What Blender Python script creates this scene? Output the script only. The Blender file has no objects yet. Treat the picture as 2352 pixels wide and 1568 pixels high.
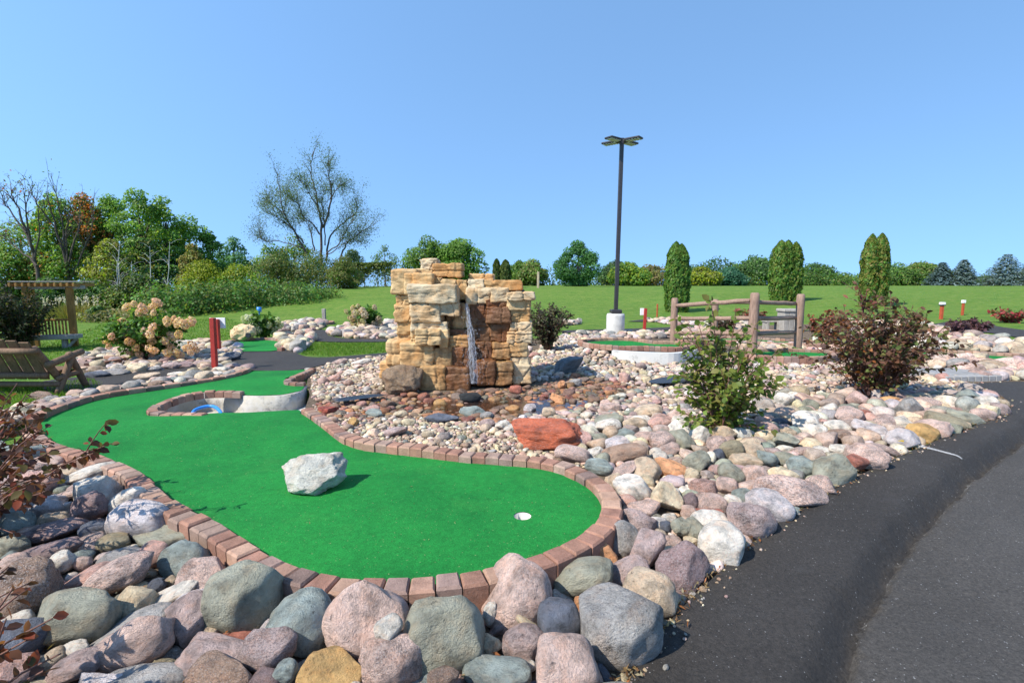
import bpy, bmesh, math, random
import numpy as np
from mathutils import Vector, Matrix, noise
from mathutils.geometry import delaunay_2d_cdt
R = math.radians
S = bpy.context.scene
COL = S.collection
RNG = np.random.default_rng(7)
random.seed(7)
# ------------------------------------------------------------------ camera, sky, sun, exposure
F, CX, CY, PITCH, H = 1150.0, 1176.0, 784.0, R(6.65), 1.45      # photograph measured on a 2352 x 1568 frame
cam = bpy.data.cameras.new("camera"); cam_o = bpy.data.objects.new("camera", cam); COL.objects.link(cam_o)
cam.sensor_width = 36.0; cam.lens = 36.0 * F / 2352.0; cam.clip_start = 0.05; cam.clip_end = 2000
cam_o.location = (0, 0, H); cam_o.rotation_euler = (math.pi / 2 - PITCH, 0, 0)
S.camera = cam_o
SUN_EL, SUN_AZ = R(46), R(33)                                    # from the left, a little behind the camera
to_sun = Vector((-math.cos(SUN_EL) * math.cos(SUN_AZ), -math.cos(SUN_EL) * math.sin(SUN_AZ), math.sin(SUN_EL)))
W = bpy.data.worlds.new("World"); S.world = W; W.use_nodes = True
wn = W.node_tree.nodes; bg = wn["Background"]
sky = wn.new("ShaderNodeTexSky"); sky.sky_type = 'NISHITA'; sky.sun_disc = False
sky.sun_elevation = SUN_EL; sky.sun_rotation = math.atan2(to_sun.x, to_sun.y)
sky.altitude = 0; sky.air_density = 1.0; sky.dust_density = 0.0; sky.ozone_density = 1.6
_tc = wn.new("ShaderNodeTexCoord"); _va = wn.new("ShaderNodeVectorMath"); _va.operation = 'ADD'; _va.inputs[1].default_value = (0, 0, .40)   # hazeless sky: the pale band lies below the horizon
_vn = wn.new("ShaderNodeVectorMath"); _vn.operation = 'NORMALIZE'
W.node_tree.links.new(_tc.outputs["Generated"], _va.inputs[0]); W.node_tree.links.new(_va.outputs[0], _vn.inputs[0]); W.node_tree.links.new(_vn.outputs[0], sky.inputs[0])
_tn = wn.new('ShaderNodeMix'); _tn.data_type = 'RGBA'; _tn.blend_type = 'MULTIPLY'; _tn.inputs[0].default_value = 1.0; _tn.inputs[7].default_value = (.88, 1.04, 1.06, 1)
W.node_tree.links.new(sky.outputs[0], _tn.inputs[6]); W.node_tree.links.new(_tn.outputs[2], bg.inputs[0]); bg.inputs[1].default_value = 0.15
sl = bpy.data.lights.new("sun", 'SUN'); sl.energy = 3.4; sl.angle = R(0.5); sl.color = (1.0, 0.94, 0.84)
so = bpy.data.objects.new("sun", sl); COL.objects.link(so); so.rotation_euler = to_sun.to_track_quat('Z', 'Y').to_euler()
S.view_settings.view_transform = 'Standard'; S.view_settings.look = 'None'; S.view_settings.gamma = 1.0
S.view_settings.exposure = 1.1
S.render.engine = 'CYCLES'
S.cycles.use_denoising = True; S.cycles.use_adaptive_sampling = True; S.cycles.adaptive_threshold = 0.01
S.cycles.max_bounces = 6; S.cycles.transparent_max_bounces = 12
# ------------------------------------------------------------------ projection between photograph pixels and the place
FWD = Vector((0, math.cos(PITCH), -math.sin(PITCH))); UPV = Vector((0, math.sin(PITCH), math.cos(PITCH)))
def ray(x, y): return FWD + Vector(((x - CX) / F, 0, 0)) + UPV * ((CY - y) / F)
def atz(x, y, z=0.0):
    d = ray(x, y); t = (z - H) / d.z; return Vector((d.x * t, d.y * t, z))
def atd(x, y, Y):
    d = ray(x, y); t = Y / d.y; return Vector((d.x * t, Y, H + d.z * t))
def proj(p):
    v = Vector(p) - Vector((0, 0, H)); f = v.dot(FWD)
    if f < 0.05: return (-9999, -9999, f)
    return (CX + F * v.x / f, CY - F * v.dot(UPV) / f, f)
def ss(a, b, x): t = np.clip((x - a) / (b - a), 0, 1); return t * t * (3 - 2 * t)
def gz(x, y):
    """design level of the land"""
    z = -0.085 * (1 - ss(2.2, 4.6, y)) * ss(-40, -3, x)
    z = z - 0.35 * (1 - ss(-11, -6.2, x)) * ss(7.5, 12.5, y) * (1 - ss(24, 34, y) * ss(-26, -16, x))
    z = z + 1.12 * ss(19, 43, y) * ss(-25, -13, x)
    z = z - 3.8 * ss(90, 240, y)
    z = z - 0.065 * np.exp(-((x + 0.15) / 1.9) ** 2 - ((y - 5.95) / 0.75) ** 2)
    z = z + 0.15 * np.exp(-((x - 1.5) / .55) ** 2 - ((y - 9.35) / .5) ** 2)
    z = z + 0.03 * np.sin(x * 0.7 + 1) * np.sin(y * 0.5) * ss(8, 16, y)
    return z
def atg(x, y, off=0.0):
    """first hit of a pixel's ray with the land"""
    d = ray(x, y); t = 0.9; last = 0.9
    while t < 130:
        if H + d.z * t <= float(gz(d.x * t, d.y * t)) + off:
            a, b = last, t
            for _ in range(14):
                m = (a + b) / 2
                if H + d.z * m <= float(gz(d.x * m, d.y * m)) + off: b = m
                else: a = m
            return Vector((d.x * b, d.y * b, H + d.z * b))
        last = t; t += 0.05 if t < 12 else 0.25
    return atd(x, y, 60)
# ------------------------------------------------------------------ mesh helpers
def tag(o, label=None, cat=None, group=None, kind=None):
    if label: o['label'] = label
    if cat: o['category'] = cat
    if group: o['group'] = group
    if kind: o['kind'] = kind
    return o
def empty(name, loc, label, cat, group=None, rz=0.0):
    o = bpy.data.objects.new(name, None); COL.objects.link(o); o.location = loc; o.rotation_euler = (0, 0, rz)
    o.empty_display_size = 0.1
    return tag(o, label, cat, group)
def link(name, me, mat=None, parent=None, loc=None):
    o = bpy.data.objects.new(name, me); COL.objects.link(o)
    if mat and not me.materials: me.materials.append(mat)
    if parent: o.parent = parent
    if loc is not None: o.location = loc
    return o
def mesh(name, V, Fc, col=None, smooth=False):
    V = np.asarray(V, np.float32).reshape(-1, 3); Fc = np.asarray(Fc, np.int32); n, k = Fc.shape
    me = bpy.data.meshes.new(name); me.vertices.add(len(V)); me.vertices.foreach_set("co", V.ravel())
    me.loops.add(n * k); me.loops.foreach_set("vertex_index", Fc.ravel())
    me.polygons.add(n); me.polygons.foreach_set("loop_start", np.arange(0, n * k, k, dtype=np.int32))
    me.update(calc_edges=True)
    if smooth: me.polygons.foreach_set("use_smooth", np.ones(n, bool))
    if col is not None:
        c = np.ones((len(V), 4), np.float32); c[:, :3] = col
        a = me.color_attributes.new("Col", 'FLOAT_COLOR', 'POINT'); a.data.foreach_set("color", c.ravel())
    me.update(); return me
class MB:
    """collects vertices and faces of ONE mesh"""
    def __init__(s): s.v = []; s.f = []; s.c = []
    def add(s, V, Fc, col=None):
        o = len(s.v); s.v += [tuple(p) for p in V]; s.f += [tuple(i + o for i in f) for f in Fc]
        s.c += [col or (1, 1, 1)] * len(V)
    def box(s, c, size, rot=None, bev=0.006, col=None):
        bm = bmesh.new(); bmesh.ops.create_cube(bm, size=1.0)
        bmesh.ops.scale(bm, vec=size, verts=bm.verts)
        if bev: bmesh.ops.bevel(bm, geom=bm.edges[:], offset=min(bev, min(size) * 0.3), segments=1, affect='EDGES')
        M = Matrix.Translation(c) @ (rot.to_4x4() if rot else Matrix.Identity(4))
        bm.verts.index_update(); s.add([M @ v.co for v in bm.verts], [[v.index for v in f.verts] for f in bm.faces], col); bm.free()
    def tube(s, pts, rad, n=8, cap=True, wob=0.0, col=None):
        pts = [Vector(p) for p in pts]; rad = [rad] * len(pts) if not hasattr(rad, '__len__') else rad
        V = []; Fc = []; prev = None
        for i, p in enumerate(pts):
            t = (pts[min(i + 1, len(pts) - 1)] - pts[max(i - 1, 0)]).normalized()
            if prev is None: u = t.orthogonal().normalized()
            else:
                u = prev - t * prev.dot(t); u = u.normalized() if u.length > 1e-6 else t.orthogonal().normalized()
            prev = u; w = t.cross(u)
            for k in range(n):
                a = 2 * math.pi * k / n; r = rad[i] * (1 + (random.uniform(-wob, wob) if wob else 0))
                V.append(p + (u * math.cos(a) + w * math.sin(a)) * r)
        for i in range(len(pts) - 1):
            for k in range(n):
                a, b = i * n + k, i * n + (k + 1) % n; Fc.append((a, b, b + n, a + n))
        if cap: Fc.append(tuple(range(n))[::-1]); Fc.append(tuple((len(pts) - 1) * n + k for k in range(n)))
        s.add(V, Fc, col)
    def lathe(s, prof, c=(0, 0, 0), n=24, col=None):
        V = []; Fc = []
        for r, z in prof:
            for k in range(n):
                a = 2 * math.pi * k / n; V.append((c[0] + r * math.cos(a), c[1] + r * math.sin(a), c[2] + z))
        for i in range(len(prof) - 1):
            for k in range(n):
                a, b = i * n + k, i * n + (k + 1) % n; Fc.append((a, b, b + n, a + n))
        s.add(V, Fc, col)
    def build(s, name, mat, parent=None, smooth=False, loc=None):
        me = bpy.data.meshes.new(name); me.from_pydata(s.v, [], s.f)
        a = me.color_attributes.new("Col", 'FLOAT_COLOR', 'POINT'); c = np.ones((len(s.v), 4), np.float32); c[:, :3] = s.c
        a.data.foreach_set("color", c.ravel())
        if smooth: me.polygons.foreach_set("use_smooth", np.ones(len(me.polygons), bool))
        me.update(); return link(name, me, mat, parent, loc)
def scatter(tv, tf, pos, X, Y, Z, sc):
    """copies of a small template joined in one array pair"""
    tv = np.asarray(tv, float); tf = np.asarray(tf); n = len(pos); k = len(tv); sc = np.asarray(sc)
    if sc.ndim == 1: sc = np.repeat(sc[:, None], 3, 1)
    L = tv[None] * sc[:, None, :]
    V = pos[:, None, :] + L[..., 0:1] * X[:, None, :] + L[..., 1:2] * Y[:, None, :] + L[..., 2:3] * Z[:, None, :]
    Fc = tf[None] + (np.arange(n) * k)[:, None, None]
    return V.reshape(-1, 3), Fc.reshape(-1, tf.shape[1])
def unit(a): return a / np.maximum(np.linalg.norm(a, axis=-1, keepdims=True), 1e-9)
def frames(nrm, rng, along=None):
    Z = unit(nrm); t = rng.normal(size=Z.shape) if along is None else along
    Y = unit(t - (t * Z).sum(-1, keepdims=True) * Z); X = np.cross(Y, Z); return X, Y, Z
LEAF_V = np.array([(0, 0, 0), (-.30, .32, .06), (0, .34, 0), (.30, .32, .06), (-.27, .66, .03), (0, .68, -.03), (.27, .66, .03), (0, 1, -.12)])
LEAF_F = np.array([(0, 2, 1), (0, 3, 2), (1, 2, 5), (1, 5, 4), (2, 3, 6), (2, 6, 5), (4, 5, 7), (5, 6, 7)])
CARD_V = np.array([(0, -.5, 0), (.36, 0, .08), (0, .5, 0), (-.36, 0, .08)]); CARD_F = np.array([(0, 1, 2, 3)])
def inpoly(P, poly):
    x, y = P[:, 0], P[:, 1]; ins = np.zeros(len(P), bool); q = np.asarray(poly)
    for (x0, y0), (x1, y1) in zip(q, np.roll(q, -1, 0)):
        if y0 == y1: continue
        ins ^= ((y0 > y) != (y1 > y)) & (x < (x1 - x0) * (y - y0) / (y1 - y0) + x0)
    return ins
def crom(P, sub=5, closed=True):
    P = np.asarray(P, float); n = len(P); out = []
    for i in range(n if closed else n - 1):
        g = (lambda j: P[j % n]) if closed else (lambda j: P[min(max(j, 0), n - 1)])
        p0, p1, p2, p3 = g(i - 1), g(i), g(i + 1), g(i + 2)
        for t in np.arange(sub) / sub:
            out.append(0.5 * (2 * p1 + (p2 - p0) * t + (2 * p0 - 5 * p1 + 4 * p2 - p3) * t * t + (3 * p1 - p0 - 3 * p2 + p3) * t ** 3))
    if not closed: out.append(P[-1])
    return np.array(out)
def resample(P, step, closed=True):
    P = np.asarray(P, float)
    if closed: P = np.vstack([P, P[:1]])
    d = np.r_[0, np.cumsum(np.linalg.norm(np.diff(P, axis=0), axis=1))]; n = max(2, int(round(d[-1] / step)))
    s = np.linspace(0, d[-1], n + 1); Q = np.stack([np.interp(s, d, P[:, k]) for k in range(P.shape[1])], 1)
    return Q[:-1] if closed else Q
def px_poly(pts, off=0.0, smooth=4):
    q = crom(pts, smooth) if smooth else np.asarray(pts, float)
    return np.array([atg(x, y, off)[:2] for x, y in q])
def sheet(poly, res, zf, holes=(), extra=None):
    loops = [resample(poly, res)] + [np.asarray(h) for h in holes]
    pts = np.vstack(loops); edges = []; o = 0
    for l in loops:
        n = len(l); edges += [(o + i, o + (i + 1) % n) for i in range(n)]; o += n
    lo, hi = poly.min(0), poly.max(0)
    gx, gy = np.meshgrid(np.arange(lo[0], hi[0], res), np.arange(lo[1], hi[1], res)); g = np.stack([gx.ravel(), gy.ravel()], 1)
    g += RNG.uniform(-.2, .2, g.shape) * res
    g = g[inpoly(g, loops[0])]
    for h in loops[1:]: g = g[~inpoly(g, h)]
    if extra is not None: g = np.vstack([g, extra[inpoly(extra, loops[0])]])
    allp = np.vstack([pts, g])
    r = delaunay_2d_cdt([Vector(p) for p in allp], edges, [], 0, 1e-5)
    v = np.array([tuple(p) for p in r[0]]); t = np.array([f for f in r[2] if len(f) == 3])
    c = v[t].mean(1); keep = inpoly(c, loops[0])
    for h in loops[1:]: keep &= ~inpoly(c, h)
    t = t[keep]
    a = v[t]; area = (a[:, 1, 0] - a[:, 0, 0]) * (a[:, 2, 1] - a[:, 0, 1]) - (a[:, 2, 0] - a[:, 0, 0]) * (a[:, 1, 1] - a[:, 0, 1])
    t[area < 0] = t[area < 0][:, ::-1]
    return np.c_[v, zf(v[:, 0], v[:, 1])], t
# ------------------------------------------------------------------ materials
def newmat(name, rough=0.8, spec=0.3):
    m = bpy.data.materials.new(name); m.use_nodes = True; nt = m.node_tree; b = nt.nodes["Principled BSDF"]
    b.inputs["Roughness"].default_value = rough; b.inputs["Specular IOR Level"].default_value = spec
    return m, nt, b
def N(nt, typ, **kw):
    n = nt.nodes.new(typ)
    for k, v in kw.items():
        if k.startswith('i_'): n.inputs[k[2:].replace('_', ' ')].default_value = v
        else: setattr(n, k, v)
    return n
def noise_tex(nt, vec, scale, detail=4, rough=0.6):
    n = N(nt, "ShaderNodeTexNoise", i_Scale=scale, i_Detail=detail, i_Roughness=rough); nt.links.new(vec, n.inputs["Vector"]); return n.outputs["Fac"]
def ramp(nt, fac, stops):
    r = N(nt, "ShaderNodeValToRGB"); el = r.color_ramp.elements
    while len(el) < len(stops): el.new(0.5)
    for e, (p, c) in zip(el, stops):
        e.position = p; e.color = (c, c, c, 1) if not hasattr(c, '__len__') else (*c, 1)
    nt.links.new(fac, r.inputs[0]); return r.outputs[0]
def mix(nt, fac, a, b, typ='MIX'):
    n = N(nt, "ShaderNodeMix", data_type='RGBA', blend_type=typ)
    for s, v in ((0, fac), (6, a), (7, b)):
        if isinstance(v, bpy.types.NodeSocket): nt.links.new(v, n.inputs[s])
        elif hasattr(v, '__len__'): n.inputs[s].default_value = (*v, 1)
        else: n.inputs[s].default_value = v if s == 0 else (v, v, v, 1)
    return n.outputs[2]
def math_n(nt, op, a, b):
    n = N(nt, "ShaderNodeMath", operation=op)
    for i, v in enumerate((a, b)):
        if isinstance(v, bpy.types.NodeSocket): nt.links.new(v, n.inputs[i])
        else: n.inputs[i].default_value = v
    return n.outputs[0]
def bump(nt, b, h, strength=0.4, dist=0.02):
    n = N(nt, "ShaderNodeBump", i_Strength=strength, i_Distance=dist); nt.links.new(h, n.inputs["Height"]); nt.links.new(n.outputs[0], b.inputs["Normal"])
def pos_of(nt): return N(nt, "ShaderNodeNewGeometry").outputs["Position"]
def objco(nt, k=17.0):
    tc = N(nt, "ShaderNodeTexCoord"); oi = N(nt, "ShaderNodeObjectInfo")
    v = N(nt, "ShaderNodeVectorMath", operation='ADD'); nt.links.new(tc.outputs["Object"], v.inputs[0])
    s = math_n(nt, 'MULTIPLY', oi.outputs["Random"], k); nt.links.new(s, v.inputs[1]); return v.outputs[0]
def attr(nt, name="Col", typ='GEOMETRY'): return N(nt, "ShaderNodeAttribute", attribute_name=name, attribute_type=typ)
def rock_material(name, single):
    m, nt, b = newmat(name, 0.72, 0.35); L = nt.links
    if single:
        v = objco(nt, 40.0); base = mix(nt, 1.0, N(nt, "ShaderNodeObjectInfo").outputs["Color"], (1.38, 1.36, 1.33), 'MULTIPLY'); sp = attr(nt, "speckle", 'OBJECT').outputs["Fac"]; k = 1.0
    else:
        v = pos_of(nt); base = attr(nt).outputs["Color"]; sp = 0.45; k = 9.0
    vein = ramp(nt, noise_tex(nt, v, 1.3 * k, 5, .65), [(.34, .50), (.50, 1.0), (.68, 1.38)])
    c = mix(nt, 1.0, base, vein, 'MULTIPLY')
    warm = ramp(nt, noise_tex(nt, v, 2.3 * k, 3, .5), [(.48, 0.0), (.68, 1.0)])
    c = mix(nt, math_n(nt, 'MULTIPLY', warm, .38), c, mix(nt, 1.0, base, (1.28, .98, .78), 'MULTIPLY'))
    dark = ramp(nt, noise_tex(nt, v, 12 * k, 5, .8), [(.48, 0.0), (.57, 1.0)])
    c = mix(nt, math_n(nt, 'MULTIPLY', dark, math_n(nt, 'MULTIPLY', sp, .9)), c, mix(nt, 1.0, c, (.28, .26, .28), 'MULTIPLY'))
    lite = ramp(nt, noise_tex(nt, v, 19 * k, 3, .7), [(.55, 0.0), (.62, 1.0)])
    c = mix(nt, math_n(nt, 'MULTIPLY', lite, math_n(nt, 'MULTIPLY', sp, .7)), c, (.66, .62, .60))
    crack = ramp(nt, noise_tex(nt, v, 3.1 * k, 7, .75), [(.32, .35), (.40, 1.0)])
    c = mix(nt, 1.0, c, crack, 'MULTIPLY')
    L.new(c, b.inputs["Base Color"])
    hgt = mix(nt, .35, noise_tex(nt, v, 4.5 * k, 8, .68), noise_tex(nt, v, 22 * k, 4, .7))
    bump(nt, b, hgt, .9, .09 if single else .016)
    return m
M = {}
M['rock'] = rock_material('river_rock_stone', True)
M['stones'] = rock_material('loose_stone', False)
def simple(name, c, rough=.8, spec=.3, nscale=8.0, var=.25, bmp=.2, bd=.01, obj=False, metal=0.0):
    m, nt, b = newmat(name, rough, spec); v = objco(nt) if obj else pos_of(nt)
    f = ramp(nt, noise_tex(nt, v, nscale, 6, .65), [(.3, 1 - var), (.7, 1 + var)])
    nt.links.new(mix(nt, 1.0, c, f, 'MULTIPLY'), b.inputs["Base Color"]); b.inputs["Metallic"].default_value = metal
    if bmp: bump(nt, b, noise_tex(nt, v, nscale * 4, 5, .7), bmp, bd)
    return m
def leafmat(name, rough=.5, trans=.45, obj=False):
    m, nt, b = newmat(name, rough, .25); c = attr(nt).outputs["Color"]
    nt.links.new(c, b.inputs["Base Color"])
    t = N(nt, "ShaderNodeBsdfTranslucent"); mx = N(nt, "ShaderNodeMixShader", i_Fac=trans)
    nt.links.new(mix(nt, 1.0, c, (1.25, 1.3, .6), 'MULTIPLY'), t.inputs[0])
    nt.links.new(b.outputs[0], mx.inputs[1]); nt.links.new(t.outputs[0], mx.inputs[2])
    nt.links.new(mx.outputs[0], nt.nodes["Material Output"].inputs[0]); return m
M['leaf'] = leafmat('leaf')
M['bark'] = simple('bark', (.10, .08, .065), .9, .2, 6, .4, .5, .03)
M['birch'] = simple('pale_bark', (.55, .53, .50), .8, .2, 5, .35, .3, .02)
M['twig'] = simple('twig', (.16, .08, .06), .8, .2, 20, .3, .2, .01)
M['concrete'] = simple('concrete', (.50, .48, .44), .85, .25, 5, .22, .3, .008)
def lawn():
    m, nt, b = newmat('lawn_grass', .9, .1); v = pos_of(nt)
    mp = N(nt, 'ShaderNodeMapping'); mp.inputs['Scale'].default_value = (.35, 1.6, 1); nt.links.new(v, mp.inputs['Vector']); f1 = noise_tex(nt, mp.outputs[0], .9, 8, .78); f2 = noise_tex(nt, v, 3.0, 6, .75); f3 = noise_tex(nt, v, 45, 3, .7)
    c = mix(nt, ramp(nt, f1, [(.35, 0.0), (.65, 1.0)]), (.044, .130, .016), (.110, .200, .028))
    c = mix(nt, ramp(nt, f2, [(.40, 0.0), (.70, .95)]), c, (.185, .230, .052))
    c = mix(nt, 1.0, c, ramp(nt, f3, [(.25, .40), (.75, 1.65)]), 'MULTIPLY')
    nt.links.new(c, b.inputs["Base Color"]); bump(nt, b, mix(nt, .5, f2, f3), .9, .06); return m
M['lawn'] = lawn()
def turf():
    m, nt, b = newmat('putting_turf', .85, .15); v = pos_of(nt)
    f1 = noise_tex(nt, v, 1.0, 4, .6); f3 = noise_tex(nt, v, 180, 3, .8); f4 = noise_tex(nt, v, 26, 4, .7)
    c = mix(nt, ramp(nt, f1, [(.3, 0.0), (.7, 1.0)]), (.007, .128, .025), (.017, .222, .038))
    c = mix(nt, ramp(nt, noise_tex(nt, v, 2.2, 5, .7), [(.55, 0.0), (.8, .35)]), c, (.055, .225, .045))
    c = mix(nt, 1.0, c, ramp(nt, f3, [(.25, .45), (.75, 1.55)]), 'MULTIPLY')
    c = mix(nt, 1.0, c, ramp(nt, f4, [(.3, .82), (.7, 1.16)]), 'MULTIPLY')
    c = mix(nt, ramp(nt, noise_tex(nt, v, 75, 1, .5), [(.735, 0.0), (.76, .55)]), c, (.35, .33, .16))
    nt.links.new(c, b.inputs["Base Color"]); bump(nt, b, mix(nt, .4, f3, f4), .8, .008); return m
M['turf'] = turf()
M['dirtline'] = None
def asphalt(name, c0, c1, fleck):
    m, nt, b = newmat(name, .75, .35); v = pos_of(nt)
    c = mix(nt, ramp(nt, noise_tex(nt, v, 1.1, 5, .65), [(.3, 0.0), (.7, 1.0)]), c0, c1)
    c = mix(nt, 1.0, c, ramp(nt, noise_tex(nt, v, 70, 6, .9), [(.32, .22), (.68, 2.0)]), 'MULTIPLY')
    vo = N(nt, "ShaderNodeTexVoronoi", i_Scale=70.0); nt.links.new(v, vo.inputs["Vector"])
    g = math_n(nt, 'MULTIPLY', ramp(nt, vo.outputs["Distance"], [(.14, 1.0), (.26, 0.0)]), ramp(nt, noise_tex(nt, v, 40, 3, .6), [(.56, 0.0), (.66, 1.0)]))
    c = mix(nt, math_n(nt, 'MULTIPLY', g, fleck), c, (.42, .41, .40))
    c = mix(nt, ramp(nt, noise_tex(nt, v, 3.5, 7, .75), [(.56, 0.0), (.76, .4)]), c, (.085, .083, .082))
    nt.links.new(c, b.inputs["Base Color"])
    bump(nt, b, mix(nt, .5, noise_tex(nt, v, 130, 4, .8), noise_tex(nt, v, 30, 5, .7)), 1.0, .02); return m
M['asphalt'] = asphalt('asphalt', (.030, .0258, .0222), (.045, .039, .034), .9)
M['asphalt2'] = asphalt('worn_asphalt', (.052, .046, .040), (.074, .066, .058), 1.0)
M['asphalt3'] = asphalt('worn_sunlit_lip', (.075, .071, .066), (.12, .115, .108), 1.0)  # worn seam lip, with its sunlit brightness painted into the lighter colour
M['soil'] = simple('soil', (.16, .12, .085), .95, .1, 30, .5, .8, .03)
def brickmat():
    m, nt, b = newmat('red_brick', .85, .2); v = pos_of(nt); c = attr(nt).outputs["Color"]
    c = mix(nt, 1.0, c, ramp(nt, noise_tex(nt, v, 9, 6, .7), [(.28, .62), (.72, 1.35)]), 'MULTIPLY')
    c = mix(nt, ramp(nt, noise_tex(nt, v, 150, 3, .8), [(.54, 0.0), (.70, .35)]), c, (.46, .36, .29))
    c = mix(nt, ramp(nt, noise_tex(nt, v, 110, 3, .8), [(.56, 0.0), (.70, .6)]), c, (.10, .06, .05))
    nt.links.new(c, b.inputs["Base Color"]); bump(nt, b, noise_tex(nt, v, 90, 6, .75), .7, .008); return m
M['brick'] = brickmat()
def fallsmat():
    m, nt, b = newmat('waterfall_stone', .7, .3); v = pos_of(nt); base = N(nt, "ShaderNodeObjectInfo").outputs["Color"]
    wet = attr(nt, "wet", 'OBJECT').outputs["Fac"]
    mp = N(nt, "ShaderNodeMapping"); mp.inputs["Scale"].default_value = (1, 1, 5.0); nt.links.new(v, mp.inputs["Vector"])
    c = mix(nt, 1.0, base, ramp(nt, noise_tex(nt, v, 4, 6, .7), [(.28, .55), (.72, 1.35)]), 'MULTIPLY')
    c = mix(nt, ramp(nt, noise_tex(nt, v, 3.1, 4, .6), [(.44, 0.0), (.64, .65)]), c, mix(nt, 1.0, base, (.95, .62, .34), 'MULTIPLY'))
    c = mix(nt, ramp(nt, noise_tex(nt, mp.outputs[0], 9, 5, .75), [(.30, .85), (.40, 0.0)]), c, mix(nt, 1.0, base, (.32, .24, .18), 'MULTIPLY'))
    mp2 = N(nt, "ShaderNodeMapping"); mp2.inputs["Scale"].default_value = (1, 1, .12); nt.links.new(v, mp2.inputs["Vector"])
    c = mix(nt, math_n(nt, 'MULTIPLY', wet, ramp(nt, noise_tex(nt, mp2.outputs[0], 11, 4, .6), [(.38, 0.0), (.62, .8)])), c, (.070, .028, .013))
    nt.links.new(c, b.inputs["Base Color"])
    nt.links.new(math_n(nt, 'SUBTRACT', .8, math_n(nt, 'MULTIPLY', wet, .5)), b.inputs["Roughness"])
    bump(nt, b, mix(nt, .4, noise_tex(nt, mp.outputs[0], 7, 7, .7), noise_tex(nt, v, 28, 6, .7)), .8, .03); return m
M['falls'] = fallsmat()
def woodmat(name, c, axis_scale=(9, 9, 1.2)):
    m, nt, b = newmat(name, .75, .25); v = objco(nt, 9.0)
    mp = N(nt, "ShaderNodeMapping"); mp.inputs["Scale"].default_value = axis_scale; nt.links.new(v, mp.inputs["Vector"])
    f = noise_tex(nt, mp.outputs[0], 5, 6, .7)
    cc = mix(nt, 1.0, c, ramp(nt, f, [(.28, .55), (.72, 1.35)]), 'MULTIPLY')
    cc = mix(nt, ramp(nt, noise_tex(nt, v, 2.5, 4, .6), [(.5, 0.0), (.75, .6)]), cc, mix(nt, 1.0, c, (.5, .48, .46), 'MULTIPLY'))
    nt.links.new(cc, b.inputs["Base Color"]); bump(nt, b, f, .5, .01); return m
M['log'] = woodmat('log_wood', (.19, .115, .07)); M['slat'] = woodmat('board_wood', (.15, .088, .05))
M['rail'] = woodmat('fence_log_wood', (.29, .19, .14)); M['arbor'] = woodmat('arbor_wood', (.30, .16, .045)); M['greywood'] = woodmat('grey_wood', (.34, .31, .27))
M['redpaint'] = simple('red_paint', (.34, .028, .018), .55, .4, 14, .22, .15, .004)
M['redwood'] = simple('rust_red_paint', (.40, .075, .030), .6, .3, 14, .22, .15, .004)
M['white'] = simple('white_panel', (.72, .72, .72), .5, .4, 6, .08, 0)
M['metal'] = simple('dark_bronze_metal', (.030, .026, .027), .45, .5, 12, .2, 0)
M['lens'] = simple('lamp_lens', (.55, .54, .48), .3, .5, 10, .15, 0)
M['liner'] = simple('pond_liner', (.018, .020, .026), .35, .5, 14, .3, .4, .02)
M['hose'] = simple('blue_hose', (.03, .22, .62), .4, .5, 20, .1, 0)
M['shingle'] = simple('grey_shingle', (.20, .21, .23), .9, .2, 12, .2, .3, .02)
M['paintline'] = simple('worn_white_paint', (.34, .33, .32), .8, .2, 18, .3, .3, .01)
# ------------------------------------------------------------------ land
def axis(*spans):
    out = []
    for a, b, st in spans: out += list(np.arange(a, b, st))
    return np.array(out)
gxs = np.r_[-320, -260, -210, -170, -140, -115, axis((-95, -40, 4), (-40, -14, 1.2), (-14, -6, .3), (-6, 0, .1), (0, 14, .3), (14, 50, 1.2), (50, 120, 5)), 140, 170, 210, 260, 330]
gys = np.r_[-6, -3, -1, axis((0, 4.8, .3), (4.8, 7.4, .1), (7.4, 20, .3), (20, 60, .8), (60, 130, 4)), 150, 180, 220, 270, 340]
CHB = (-4.40, -2.30, 5.25, 6.85)
def land_z(x, y):
    z = gz(x, y)
    m = ss(CHB[0], CHB[0] + .12, x) * (1 - ss(CHB[1] - .12, CHB[1], x)) * ss(CHB[2], CHB[2] + .12, y) * (1 - ss(CHB[3] - .12, CHB[3], y))
    near = ss(-6.3, -5.3, x) * (1 - ss(1.0, 3.0, x)) * (1 - ss(6.8, 8.6, y))
    return z - .40 * m - .05 * near - .30 * inpoly(np.stack([np.ravel(x), np.ravel(y)], 1), ROAD_CORE).reshape(np.shape(x))
ROAD_CORE = np.array([tuple(atz(a_, b_, 0)[:2]) for a_, b_ in [(2420, 882), (2330, 890), (2420, 900)]] + [(8.5, 4.9), (6.9, 2.2), (4.0, .6), (1.3, .6)] + [tuple(atz(a_, b_, 0)[:2]) for a_, b_ in [(1640, 1480), (1800, 1290), (2000, 1150), (2200, 1050), (2330, 985), (2380, 930)]])
GX, GY = np.meshgrid(gxs, gys); GZ = land_z(GX, GY)
nx = len(gxs); ny = len(gys); idx = np.arange(nx * ny).reshape(ny, nx)
gf = np.stack([idx[:-1, :-1], idx[:-1, 1:], idx[1:, 1:], idx[1:, :-1]], -1).reshape(-1, 4)
ground = link("ground", mesh("ground", np.stack([GX, GY, GZ], -1), gf, smooth=True), M['lawn'])
tag(ground, "mown green lawn rising to a long low bank behind the course", "lawn", kind='structure')
def flat(name, label, cat, px, off, mat, res, smooth=4, world=None):
    poly = px_poly(px, 0.0, smooth) if world is None else world
    V, T = sheet(poly, res, lambda x, y: gz(x, y) + off)
    o = link(name, mesh(name, V, T, smooth=True), mat); tag(o, label, cat, kind='structure'); return o, poly
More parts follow.
